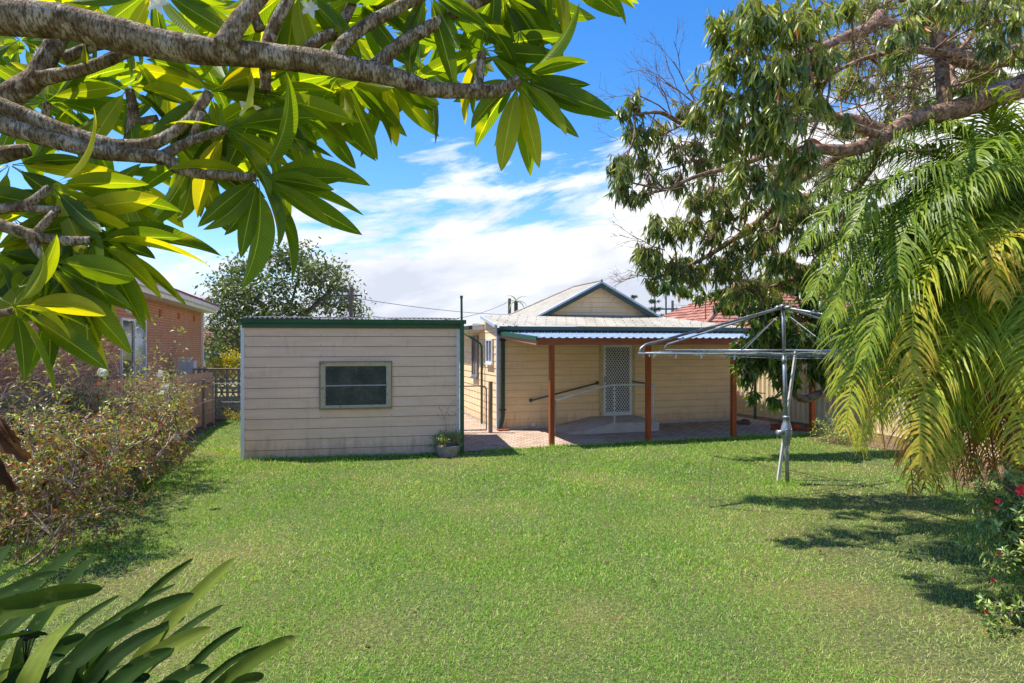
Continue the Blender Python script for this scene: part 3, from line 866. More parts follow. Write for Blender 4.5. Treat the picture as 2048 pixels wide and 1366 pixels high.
# gate
gp = P(981, 866, 17.24)
m = MB(); m.box(-0.045, 0.045, -0.05, 0.05, 0, 1.37)
post = m.build('gate_post', M['greytimber']); post.location = (gp[0], gp[1], 0); post.rotation_euler = (0, 0, HT)
tag(post, 'weathered grey timber gate post at the corner of the cottage', 'post')
gate = thing('gate', 'tubular steel gate with wire mesh between the shed and the cottage', 'gate', (gp[0] - 0.11, gp[1] + 0.02, 0), R(8))
m = MB(); GWd = 1.6
m.tube([(0, 0, 0.08), (0, 0, 1.16), (-0.03, 0, 1.22), (-0.10, 0, 1.25), (-GWd, 0, 1.23), (-GWd, 0, 0.08), (0, 0, 0.08)], 0.016, 8)
m.build('frame', M['galvdark'], gate)
m = MB()
for k in range(1, 21): m.tube([(-GWd * k / 21, 0, 0.09), (-GWd * k / 21, 0, 1.235)], 0.0022, 4, cap=False)
for k in range(1, 11): m.tube([(0, 0, 0.09 + 1.15 * k / 11), (-GWd, 0, 0.09 + 1.15 * k / 11)], 0.0018, 4, cap=False)
m.build('wire_mesh', M['wire'], gate)

# pot plant next to shed
pp = P(894, 908, 13.75)
pot = thing('potted_plant', 'scruffy green plant with bare stems in a ribbed grey pot by the shed', 'potted plant', (pp[0], pp[1], 0))
m = MB(); prof = [(0.0, 0.0), (0.20, 0.0)]
for k in range(7):
    z = 0.02 + k * 0.028; r_ = 0.205 + k * 0.0115
    prof += [(r_ + 0.006, z), (r_ + 0.012, z + 0.012), (r_ + 0.004, z + 0.022)]
prof += [(0.29, 0.215), (0.30, 0.235), (0.27, 0.235), (0.25, 0.18), (0.0, 0.18)]
m.lathe((0, 0, 0), prof, 28); m.build('pot', surf('ribbed_grey_pot', L(124, 122, 124), L(160, 158, 158), 9, rough=0.7), pot, smooth=True)


# ------------------------------------------------------------------ foliage toolkit
def leaf_template(segs=4, wprof=None, bend=0.5, fold=0.15, sickle=0.0, cols=1):
    """unit leaf along +Y, face up +Z; cols quads per half"""
    ts = np.linspace(0, 1, segs + 1)
    ang = bend * ts
    y = np.concatenate([[0], np.cumsum(np.cos((ang[1:] + ang[:-1]) / 2) / segs)])
    z = -np.concatenate([[0], np.cumsum(np.sin((ang[1:] + ang[:-1]) / 2) / segs)])
    V, UV = [], []
    nc = 2 * cols + 1
    for i, t in enumerate(ts):
        w = wprof(t)
        for c in range(nc):
            u = (c - cols) / cols
            zz = z[i] + abs(u) * w * fold * math.cos(ang[i])
            V.append((u * w / 2 + sickle * math.sin(math.pi * t) * 0.5, y[i] + abs(u) * w * fold * math.sin(ang[i]), zz))
            UV.append(((u + 1) / 2, t))
    Fc = []
    for i in range(segs):
        for c in range(nc - 1):
            a = i * nc + c
            Fc.append((a, a + 1, a + nc + 1, a + nc))
    return np.array(V), np.array(Fc), np.array(UV)


def frames(dirs, ups, roll=None):
    """rotation matrices with Y=dirs, Z≈ups"""
    y = dirs / np.linalg.norm(dirs, axis=1, keepdims=True)
    x = np.cross(y, ups)
    nx = np.linalg.norm(x, axis=1, keepdims=True)
    bad = nx[:, 0] < 1e-3
    if bad.any():
        x[bad] = np.cross(y[bad], np.array([0.3, 1.0, 0.1])); nx = np.linalg.norm(x, axis=1, keepdims=True)
    x = x / nx
    z = np.cross(x, y)
    if roll is not None:
        c = np.cos(roll)[:, None]; s = np.sin(roll)[:, None]
        x, z = x * c + z * s, z * c - x * s
    return np.stack([x, y, z], axis=2)


class Leaves:
    def __init__(s): s.V = []; s.F = []; s.UV = []; s.T = []; s.n = 0

    def put(s, tmpl, pos, dirs, ups, size, wscale=1.0, tint=0.5, roll=None):
        V, Fc, UV = tmpl
        pos = np.asarray(pos, float); N = len(pos)
        if N == 0: return
        Rm = frames(np.asarray(dirs, float), np.asarray(ups, float), roll)
        size = np.broadcast_to(np.asarray(size, float), (N,)); ws = np.broadcast_to(np.asarray(wscale, float), (N,))
        sc = np.stack([size * ws, size, size], 1)
        L_ = V[None] * sc[:, None, :]
        W = np.einsum('nij,nkj->nki', Rm, L_) + pos[:, None, :]
        k = len(V)
        s.V.append(W.reshape(-1, 3))
        s.F.append((Fc[None] + (np.arange(N) * k)[:, None, None]).reshape(-1, Fc.shape[1]) + s.n)
        s.UV.append(np.tile(UV, (N, 1)))
        s.T.append(np.repeat(np.clip(np.broadcast_to(np.asarray(tint, float), (N,)), 0, 1), k))
        s.n += N * k

    def build(s, name, mat, parent=None, uv=False, smooth=True):
        return build(name, np.concatenate(s.V), np.concatenate(s.F), mat, parent, smooth, True,
                     np.concatenate(s.T), np.concatenate(s.UV) if uv else None)


def lance(w, p=0.45, tip=1.0):
    return lambda t: w * max(0.012, (math.sin(math.pi * t ** p)) ** 0.9) if t < 1 else w * 0.02


def unit(v):
    v = np.asarray(v, float); return v / (np.linalg.norm(v, axis=-1, keepdims=True) + 1e-9)


UP = np.array([0, 0, 1.0])


def rdir(n): return unit(rng.normal(size=(n, 3)))


def crom(pts, n):
    pts = [np.array(p, float) for p in pts]; out = []
    for i in range(len(pts) - 1):
        p0 = pts[max(i - 1, 0)]; p1 = pts[i]; p2 = pts[i + 1]; p3 = pts[min(i + 2, len(pts) - 1)]
        for k in range(n):
            u = k / n
            out.append(0.5 * ((2 * p1) + (-p0 + p2) * u + (2 * p0 - 5 * p1 + 4 * p2 - p3) * u * u + (-p0 + 3 * p1 - 3 * p2 + p3) * u ** 3))
    out.append(pts[-1])
    return np.array(out)


# ------------------------------------------------------------------ frangipani overhead
fr = thing('frangipani_tree', 'frangipani with lichened grey branches and big backlit leaves overhanging the lawn', 'tree', (-2.7, 0.9, 0))
def Yf(px, base=1.55): return base + max(0, px) / 1024 * 0.38


branches = [
    ([(-140, 10), (0, 33), (120, 42), (230, 68), (330, 90), (430, 103), (540, 112), (650, 126), (720, 140), (790, 155), (860, 178), (940, 182), (1000, 180), (1036, 160)],
     [40, 36, 34, 33, 30, 27, 25, 24, 22, 19, 16, 14.5, 14, 11.5], 0),
    ([(448, 92), (480, 40), (540, -30)], [22, 19, 15], -0.03),
    ([(532, 105), (548, 50), (590, -20)], [15, 12, 11], 0.05),
    ([(520, 60), (505, 20), (500, -20)], [11, 10, 10], 0.1),
    ([(670, 118), (690, 84), (743, 44), (850, -12)], [16, 14, 13, 11], 0.0),
    ([(752, 132), (800, 88), (839, 65), (910, 25), (990, -12)], [15, 13, 13, 12, 11], 0.02),
    ([(600, 112), (640, 78), (678, 58), (712, -10)], [14, 12, 11, 9], 0.04),
    ([(955, 178), (960, 140), (964, 105)], [11, 9.5, 8.5], 0.02),
    ([(-100, 260), (0, 202), (68, 160), (86, 130), (116, 79), (150, 42)], [30, 25, 22, 20, 17, 15], 0.15),
    ([(79, 157), (164, 140), (232, 113), (290, 82)], [15, 12, 12, 11], 0.12),
    ([(125, 118), (188, 92), (253, 82)], [12, 10.5, 9], 0.2),
    ([(-100, 170), (0, 212), (85, 246), (171, 277), (240, 292), (300, 288), (342, 268), (383, 236), (419, 185)], [20, 18, 16, 15, 14, 13, 11.5, 11, 10], 0.05),
    ([(-100, 215), (0, 248), (103, 280), (205, 304), (325, 316), (352, 335), (410, 349), (512, 355)], [20, 18, 16, 15.5, 14, 12, 10, 8.5], -0.02),
    ([(325, 312), (360, 292), (393, 278), (455, 257)], [11, 10, 9.5, 8], -0.01),
    ([(384, 280), (396, 250), (404, 225)], [9, 8, 8], 0.03),
    ([(258, 290), (267, 232), (259, 180)], [13, 11, 8.5], 0.12),
    ([(268, 246), (295, 240), (316, 236)], [8, 7.5, 7], 0.12),
    ([(530, 125), (531, 160), (530, 182)], [12, 11, 11], 0.04),
    ([(-80, 430), (0, 418), (55, 408), (100, 374)], [12, 11, 9.5, 7.5], -0.1),
    ([(30, 415), (80, 418), (122, 420)], [9, 8, 7], -0.1),
    ([(-80, 430), (0, 450), (73, 473), (130, 482), (180, 480)], [14, 12.5, 11.5, 10, 8], -0.15),
    ([(65, 474), (110, 425)], [9, 8], -0.15),
    ([(62, 478), (75, 500), (88, 517)], [10, 9, 8.5], -0.15),
    ([(-60, 640), (0, 628), (26, 620)], [9, 8, 7], -0.2),
    ([(-80, 330), (0, 310), (60, 300)], [20, 18, 12], 0.2),
    ([(80, 270), (88, 240), (95, 205)], [9, 8, 7], 0.2),
]
m = MB()
for pts, rad, dy in branches:
    W = [P(x, y, Yf(x) + dy) for x, y in pts]
    rr = [r_ / F * (Yf(x) + dy) for r_, (x, y) in zip(rad, pts)]
    m.tube(W, rr, 12, smoothn=5, wob=0.05)
    for p, r_ in zip(W, rr): pass
root = [P(-140, 10, 1.5), (-1.9, 1.2, 2.0), (-2.5, 0.95, 0.9), (-2.7, 0.9, -0.05)]
m.tube(root, [0.05, 0.08, 0.11, 0.15], 14, smoothn=4, wob=0.03)
for s in ((-100, 170), (-100, 215), (-100, 260), (-80, 330)):
    m.tube([P(*s, 1.55), (-1.7, 1.25, 2.2), (-2.3, 1.05, 1.2)], [0.025, 0.035, 0.06], 10, smoothn=4)
for s in ((-80, 430), (-60, 640)):
    m.tube([P(*s, 1.45), (-1.8, 1.2, 1.9), (-2.4, 1.0, 1.0)], [0.016, 0.025, 0.05], 10, smoothn=4)
m.build('trunk', M['frangibark'], fr, world=True, smooth=True)

fprof = lambda t: 0.222 * (max(0.04, math.sin(math.pi * min(1, max(0, (t - 0.12) / 0.88)) ** 0.85)) ** 0.8 if t > 0.12 else 0.045) if t < 0.995 else 0.003
ft = [leaf_template(16, fprof, b, f_, 0.02 * (i - 2), 2) for i, (b, f_) in enumerate([(0.5, 0.12), (0.9, 0.18), (0.25, 0.22), (1.2, 0.1), (0.7, 0.3)])]
# rosettes: px, py, depth offset, count, size, bias (px direction x,y), spread
ros = [(964, 100, .02, 11, .28, (0, -.4)), (1038, 158, 0, 18, .31, (.7, .2)), (420, 182, .05, 13, .27, (.2, -.2)), (516, 355, -.02, 17, .30, (.6, .4)),
       (457, 255, -.01, 13, .28, (.4, .1)), (258, 172, .12, 12, .25, (0, 0)), (318, 236, .12, 9, .24, (.3, .1)), (530, 186, .04, 14, .29, (.1, .7)),
       (102, 372, -.1, 15, .27, (.4, .3)), (124, 420, -.1, 15, .29, (.6, .4)), (184, 480, -.15, 16, .30, (.7, .5)), (89, 520, -.15, 14, .28, (.0, .8)),
       (28, 612, -.2, 12, .23, (.6, .1)), (95, 203, .2, 12, .26, (0, -.2)), (386, 308, .15, 12, .27, (.2, .6)), (310, -25, .1, 12, .28, (.1, .5)),
       (525, 20, .15, 13, .28, (0, .3)), (592, -30, .05, 13, .29, (.1, .6)), (715, -15, .06, 13, .28, (.1, .4)), (855, -22, 0, 13, .29, (.1, .5)),
       (1000, -22, .02, 15, .30, (.5, .6)), (1105, -75, 0, 13, .31, (.6, .8)), (40, 80, .35, 12, .28, (0, .2)), (200, 10, .35, 13, .28, (.1, .4)),
       (150, 200, .4, 13, .28, (0, 0)), (680, 150, .25, 12, .28, (.1, .7)), (760, 140, .28, 12, .28, (.2, .7)), (840, 130, .3, 10, .27, (.1, .5)),
       (610, 200, .3, 12, .28, (.3, .3)), (330, 130, .4, 12, .27, (0, .1)), (440, 60, .4, 12, .27, (0, 0)), (20, 330, .1, 11, .27, (.2, .3)),
       (230, 350, .35, 11, .27, (.2, .5)), (60, 550, .05, 12, .27, (.6, .3)), (150, 560, .3, 10, .27, (.2, .6)), (-20, 500, -.1, 10, .28, (.6, .4)),
       (640, 40, .4, 11, .27, (0, .1)), (900, 60, .35, 9, .26, (.2, .3)), (770, 60, .45, 9, .26, (0, 0)), (40, 200, .5, 11, .28, (0, 0)), (100, -20, .4, 12, .28, (0, .5)), (0, 630, -.05, 6, .2, (.2, .1)),
       (0, 10, .6, 11, .28, (0, .3)), (390, 90, .6, 10, .27, (0, .2)), (540, 290, .35, 10, .26, (.2, .1)), (20, 430, .5, 10, .28, (0, .2)), (170, 420, .5, 9, .27, (0, .2))]
lv = Leaves()
pet = MB()
for (px, py, dy, nL, size, bias) in ros:
    Y = Yf(px) + dy
    c = P(px, py, Y)
    for k in range(nL):
        th = 2 * math.pi * (k + rng.uniform(-.3, .3)) / nL * 2.618
        # mostly radial in the picture's upright plane plus random depth
        d = np.array([math.cos(th) + bias[0] * 0.7, rng.uniform(-0.12, 0.8), math.sin(th) * 0.9 - 0.3 - bias[1] * 0.7])
        d = unit(d)
        sz = size * rng.uniform(0.62, 1.03)
        # leaves that point up arch over, leaves that point down hang
        up = unit(np.array([0.45 * rng.normal(), 0.75 + .3 * rng.normal(), 0.7]))
        ti = 1 if (d[2] > 0.3) else int(rng.choice([0, 2, 4, 0]))
        tint = float(np.clip(rng.normal(0.5, 0.24), 0, .97))
        lv.put(ft[ti], [c + d * 0.005], [d], [up], [sz], rng.uniform(0.8, 1.15), tint, np.array([rng.normal() * .45]))
lv.build('crown', M['frangileaf'], fr, uv=True)
fl = leaf_template(4, lance(0.5, 0.7), 0.6, 0.2)
for (px, py, dy) in ((318, 8, .1), (622, 18, .1), (500, 218, .1), (836, 22, .1), (120, 455, .1)):
    q = Leaves(); c = P(px, py, Yf(px) + dy - .05)
    for k in range(5):
        a = 2 * math.pi * k / 5
        d = np.array([math.cos(a), -0.5, math.sin(a)])
        q.put(fl, [c], [d], [np.array([0, -1, 0])], [0.035], 1.0, rng.uniform(0, 1))
    q.build('flower', M['petal'], fr)

# ------------------------------------------------------------------ strap lily bottom left
ly = thing('crinum_lily', 'large clump of dark green strap leaves in the near left corner', 'plant', (-1.95, 2.75, 0))
sprof = lambda t: 1.0 * (0.55 + 0.45 * min(1, t * 3)) * (1 - .25 * max(0, t - .5) / .4) * (1 if t < 0.9 else max(0.05, math.sqrt(max(0, 1 - ((t - 0.9) / 0.1) ** 2))))
lil = Leaves()
tips = [  # tip px,py, base px,py, Y tip, width px
    (20, 1090, -60, 1250, 2.4, 50), (165, 1093, -60, 1320, 2.7, 56), (192, 1110, 40, 1330, 2.6, 52), (205, 1176, -80, 1290, 2.2, 60), (118, 1143, -60, 1270, 2.3, 46),
    (387, 1117, 215, 1290, 3.1, 22), (470, 1117, 250, 1370, 3.2, 40), (352, 1168, 130, 1330, 2.9, 18), (388, 1188, 150, 1340, 2.8, 48), (446, 1210, 240, 1390, 2.9, 24),
    (484, 1253, 330, 1400, 3.1, 22), (590, 1273, 400, 1420, 3.0, 40), (532, 1290, 380, 1400, 3.1, 18), (422, 1256, 220, 1400, 2.6, 50), (418, 1333, 300, 1420, 2.7, 44),
    (332, 1254, 170, 1390, 2.5, 44), (346, 1298, 180, 1440, 2.3, 52), (270, 1245, 100, 1400, 2.3, 54), (147, 1244, 50, 1400, 2.0, 56), (95, 1270, -70, 1340, 2.2, 48),
    (240, 1190, 60, 1350, 2.9, 20), (192, 1165, 20, 1330, 3.0, 34), (370, 1235, 200, 1360, 3.1, 26), (55, 1180, -80, 1330, 2.6, 44), (528, 1350, 420, 1430, 2.9, 36),
    (60, 1130, -60, 1240, 2.9, 40), (130, 1310, -10, 1430, 2.2, 50), (200, 1300, 60, 1440, 2.3, 50), (250, 1330, 130, 1450, 2.4, 44), (45, 1330, -60, 1440, 2.0, 60),
    (300, 1350, 180, 1460, 2.4, 46), (360, 1365, 240, 1460, 2.4, 40), (15, 1230, -90, 1330, 2.5, 50), (100, 1200, -30, 1330, 2.8, 46), (170, 1270, 60, 1380, 2.6, 44)]
base = np.array([-1.95, 2.75, 0.05])
for (tx, ty, bx, by, Y, w) in tips:
    T = P(tx, ty, Y); B = P(bx, by, Y - 0.25)
    G = base + np.array([rng.uniform(-.35, .45), rng.uniform(-.4, .3), 0])
    G = G * 0.6 + 0.4 * np.array([B[0], Y - .2, 0.05])
    G[2] = 0.03
    pts = crom([G, B * 0.5 + G * 0.5 + np.array([-.03, 0, .12]), B, (B + T) / 2 + np.array([0, 0, 0.04]), T], 5)
    n_ = len(pts); wid = w / F * Y
    V, Fc = [], []
    ti = float(np.clip(rng.normal(0.4, 0.25), 0, 1))
    if (tx, ty) in ((147, 1244), (470, 1117), (422, 1256)): ti = 0.95
    # arc-length param so that the rounded tip sits at the end
    sdist = np.concatenate([[0], np.cumsum(np.linalg.norm(np.diff(pts, axis=0), axis=1))]); sdist /= sdist[-1]
    tt = np.concatenate([np.linspace(0, 0.86, 12), [.90, .93, .95, .97, .985, .994, 1.0]])
    pts = np.stack([np.interp(tt, sdist, pts[:, i]) for i in range(3)], 1); n_ = len(pts)
    nrm = unit(np.array([rng.uniform(-.5, .5), -1.0, rng.uniform(0.3, 1.0)]))
    for i in range(n_):
        d = unit(pts[min(i + 1, n_ - 1)] - pts[max(i - 1, 0)])
        sd = unit(np.cross(d, nrm)); up = np.cross(sd, d)
        ww = wid * .95 * sprof(tt[i])
        for u in (-1, -0.5, 0, 0.5, 1): V.append(pts[i] + sd * u * ww / 2 + up * (abs(u) ** 1.3) * ww * 0.16)
    for i in range(n_ - 1):
        for c in range(4):
            a = i * 5 + c; Fc.append((a, a + 1, a + 6, a + 5))
    V = np.array(V); Fc = np.array(Fc)
    lil.V.append(V); lil.F.append(Fc + lil.n); lil.UV.append(np.stack([np.tile(np.arange(5) / 4, n_), np.repeat(tt, 5) + rng.uniform(0, 9)], 1)); lil.T.append(np.full(len(V), ti)); lil.n += len(V)
lil.build('leaves', M['lily'], ly, uv=True)
m = MB()
for px, py in ((44, 1268), (56, 1265), (63, 1270), (73, 1269), (52, 1275)):
    c = P(px, py, 2.28); m.lathe(c, [(0.001, -0.013)] + [(0.013 * math.cos(a), 0.013 * math.sin(a)) for a in (-1, -.5, 0, .5, 1)] + [(0.001, 0.013)], 10)
    m.tube([c, P(50, 1330, 2.3)], 0.002, 5)
m.build('berries', M['berry'], ly, world=True, smooth=True)

# withered leaf at left edge
dl = thing('withered_plant', 'brown withered drooping leaf at the left edge of the yard', 'plant', (-3.55, 4.1, 0))
m = MB(); m.tube([(-3.55, 4.1, 0), (-3.5, 4.05, 1.4), P(-40, 820, 4.0)], [0.05, 0.04, 0.02], 8, smoothn=4)
m.build('stem', M['palmbark'], dl, world=True)
dq = Leaves()
dt = leaf_template(8, lambda t: 0.3 * (0.5 + math.sin(math.pi * t) * 0.6) * (1 + 0.3 * math.sin(t * 23)), 0.9, 0.6, 0.05, 2)
for (px, py, ex, ey) in ((-30, 835, 45, 915), (-20, 830, 10, 900), (0, 838, 30, 880), (-10, 900, 20, 985), (-30, 880, 5, 960)):
    A = P(px, py, 3.95); B = P(ex, ey, 3.9)
    dq.put(dt, [A], [B - A], [np.array([0.2, -1, .5])], [np.linalg.norm(B - A)], .75, rng.uniform(0, .45))
dq.build('leaves', M['deadleaf'], dl)


# ------------------------------------------------------------------ twiggy shrubs
XLIM = [1e9]


def grow(m, p, d, ln, r, depth, tips, spread=0.6, lift=0.05, kids=(2, 4), gravity=0.0, seg=3):
    p = np.array(p, float); d = unit(d)
    if p[0] + d[0] * ln > XLIM[0]: d = unit(d * np.array([-1, 1, 1])); ln *= .6
    pts = [p]; dd = d
    for i in range(seg):
        dd = unit(dd + rng.normal(size=3) * 0.16 + UP * lift - UP * gravity)
        pts.append(pts[-1] + dd * ln / seg)
    m.tube(pts, list(np.linspace(r, r * 0.62, len(pts))), 4 if depth < 3 else 6, cap=False)
    if depth <= 1:
        tips.append((pts, dd))
    if depth > 0:
        for k in range(rng.integers(kids[0], kids[1] + 1)):
            t = rng.uniform(0.35, 1.0); i = min(seg - 1, int(t * seg)); u = t * seg - i
            q = pts[i] * (1 - u) + pts[i + 1] * u
            nd = unit(dd + rng.normal(size=3) * spread)
            grow(m, q, nd, ln * rng.uniform(0.55, 0.85), r * 0.55, depth - 1, tips, spread, lift, kids, gravity, seg)


vt = [leaf_template(3, lance(0.36, 0.7), b, 0.15) for b in (0.3, 0.8)]


def shrub(name, label, loc, stems, height, rad, mat_tw, mat_lf, leafsize, per, tintf, lean=(0, 0), group=None, depth=4, cat='shrub', rb=0.016, kids=(2, 4)):
    t = thing(name, label, cat, (loc[0], loc[1], 0), 0, group)
    m = MB(); tips = []
    for k in range(stems):
        a = rng.uniform(0, 2 * math.pi); rr = rad * math.sqrt(rng.uniform(0, 1)) * 0.55
        p = (loc[0] + math.cos(a) * rr, loc[1] + math.sin(a) * rr, 0)
        d = np.array([math.cos(a) * rng.uniform(.1, .9) + lean[0], math.sin(a) * rng.uniform(.1, .9) + lean[1], 1.0])
        grow(m, p, d, height * rng.uniform(0.3, 0.5), rb, depth, tips, 0.65, 0.03, kids)
    m.build('stems', mat_tw, t, world=True)
    lv = Leaves(); pos, dirs, tt = [], [], []
    for pts, dd in tips:
        for k in range(rng.integers(per[0], per[1] + 1)):
            u = rng.uniform(0.1, 1) * (len(pts) - 1); i = min(len(pts) - 2, int(u))
            q = pts[i] * (1 - u + i) + pts[i + 1] * (u - i)
            if q[2] < 0.02 or (q[2] > 1.5 and rng.random() < .5): continue
            pos.append(q); dirs.append(unit(dd + rng.normal(size=3) * 0.9)); tt.append(tintf(q))
    pos = np.array(pos); dirs = np.array(dirs); N = len(pos); sp = rng.integers(0, 2, N)
    for i in range(2):
        k = sp == i
        lv.put(vt[i], pos[k], dirs[k], unit(rng.normal(size=(k.sum(), 3)) * .6 + UP), leafsize * rng.uniform(.6, 1.2, k.sum()), 1.0, np.array(tt)[k])
    lv.build('leaves', mat_lf, t)
    return t, tips


def tint_vib(q):
    low = q[2] < 1.3
    if rng.random() < (0.4 if low else 0.08): return rng.uniform(0, .33)
    return rng.uniform(.36, 1)


def flowerball(t, c, r_):
    q = Leaves(); n_ = 46
    d = rdir(n_)
    q.put(vt[0], c + d * r_ * 0.75, unit(np.cross(d, rdir(n_))), d, np.full(n_, r_ * 0.9), 2.4, rng.uniform(0, 1, n_))
    q.build('flower_head', M['petal'], t)


XLIM[0] = -6.4
sh1, _ = shrub('viburnum_shrub', 'twiggy shrub with white flower heads against the paling fence, farthest back', (-8.0, 12.0), 15, 2.1, 1.4, M['twig'], M['bushleaf'], 0.075, (4, 7), tint_vib, lean=(-.15, 0), group='twiggy shrubs along the paling fence')
for (px, py, Y) in ((320, 748, 12.2), (325, 789, 12), (237, 804, 11.8), (352, 875, 12), (272, 845, 11.8), (330, 775, 12.6)): flowerball(sh1, P(px, py, Y), 0.075)
XLIM[0] = -5.2
sh2, _ = shrub('viburnum_shrub', 'brown leaved twiggy shrub, widest of those by the paling fence', (-6.9, 10.0), 20, 3.9, 1.9, M['twig'], M['bushleaf'], 0.075, (4, 7), tint_vib, group='twiggy shrubs along the paling fence')
for (px, py, Y) in ((262, 617, 9.5), (215, 660, 9.5), (205, 745, 9.5)): flowerball(sh2, P(px, py, Y), 0.07)
XLIM[0] = -4.3
sh3, _ = shrub('viburnum_shrub', 'rust tinged twiggy shrub nearest the left edge of the lawn', (-5.9, 7.3), 18, 2.1, 1.7, M['twig'], M['bushleaf'], 0.07, (4, 6), lambda q: rng.uniform(0, .34) if rng.random() < .42 else rng.uniform(.36, .9), group='twiggy shrubs along the paling fence')


XLIM[0] = -4.9
sh4, _ = shrub('viburnum_shrub', 'low rust leaved twiggy shrub at the left frame edge, lowest of the row', (-6.5, 8.6), 24, 1.7, 1.9, M['twig'], M['bushleaf'], 0.07, (4, 6), lambda q: rng.uniform(0, .34) if rng.random() < .42 else rng.uniform(.36, .9), group='twiggy shrubs along the paling fence')
XLIM[0] = -5.9
sh5, _ = shrub('viburnum_shrub', 'low brownish twiggy shrub before the paling fence, middle of the row', (-7.2, 10.8), 22, 1.8, 1.8, M['twig'], M['bushleaf'], 0.07, (4, 6), lambda q: rng.uniform(0, .34) if rng.random() < .38 else rng.uniform(.36, .9), group='twiggy shrubs along the paling fence')


XLIM[0] = 1e9
# ------------------------------------------------------------------ right side: azalea bush
az = thing('hibiscus_bush', 'leafy bush with a few red flowers at the right edge of the lawn', 'bush', (4.25, 5.0, 0))
m = MB(); aztips = []
for k in range(21):
    p = (4.75 + rng.uniform(-.35, .5), 5.2 + rng.uniform(-.8, 1.0), 0)
    grow(m, p, (rng.uniform(-.6, .4), rng.uniform(-.6, .6), 1.4), 0.58, 0.013, 3, aztips, 0.6, 0.06, (3, 4))
m.build('stems', M['twig'], az, world=True)
at_ = leaf_template(3, lance(0.36, 0.62), 0.5, 0.2)
lv = Leaves(); pos, dirs, ups = [], [], []
for pts, dd in aztips:
    e = pts[-1]
    for c0 in (pts[-1], pts[-2], pts[1]):
        for k in range(6):
            a = 2 * math.pi * k / 6 + rng.uniform(-.3, .3)
            x = unit(np.cross(dd, [0.3, .2, 1])); y = np.cross(dd, x)
            pos.append(c0 + dd * rng.uniform(-.02, .02)); dirs.append(unit(x * math.cos(a) + y * math.sin(a) + dd * 0.6)); ups.append(unit(dd + UP * .5))
pos = np.array(pos); print('azalea leaves', len(pos))
dirs = np.array(dirs); ups = np.array(ups)
keep = (pos[:, 0] > (.665 + .05 * np.sin(pos[:, 2] * 9)) * pos[:, 1]) & (pos[:, 2] > .03)
pos, dirs, ups = pos[keep], dirs[keep], ups[keep]
lv.put(at_, pos, dirs, ups, rng.uniform(.045, .078, len(pos)), 1.0, rng.uniform(0, .97, len(pos)))
lv.build('leaves', M['azalea'], az)
rp = leaf_template(4, lance(0.8, 0.9), 0.7, 0.1)
for (px, py, Y, r_) in ((2042, 980, 5.3, .055), (1995, 1002, 5.0, .026), (1985, 1160, 4.6, .018), (1972, 1223, 4.6, .018), (1998, 1107, 4.8, .016), (1992, 1016, 5.0, .016)):
    q = Leaves(); c = P(px, py, Y)
    for k in range(6):
        a = 2 * math.pi * k / 6
        q.put(rp, [c], [np.array([math.cos(a), -.4, math.sin(a)])], [np.array([0, -1, .2])], [r_], 1, rng.uniform(0, 1))
    q.build('flower', M['redpetal'], az)

# ------------------------------------------------------------------ palm
pb = np.array([6.95, 8.75, 0.0])
palm = thing('palm_tree', 'shaggy palm with arching green and yellowing fronds at the right of the lawn', 'palm', tuple(pb))
m = MB(); m.tube([pb, pb + [0, 0, 1.4], pb + [-.03, 0, 2.8], pb + [-.05, 0, 4.0]], [0.30, 0.24, 0.2, 0.16], 14, smoothn=4, wob=0.08)
m.build('trunk', M['palmbark'], palm, world=True)
PC = pb + [-.05, 0, 3.95]


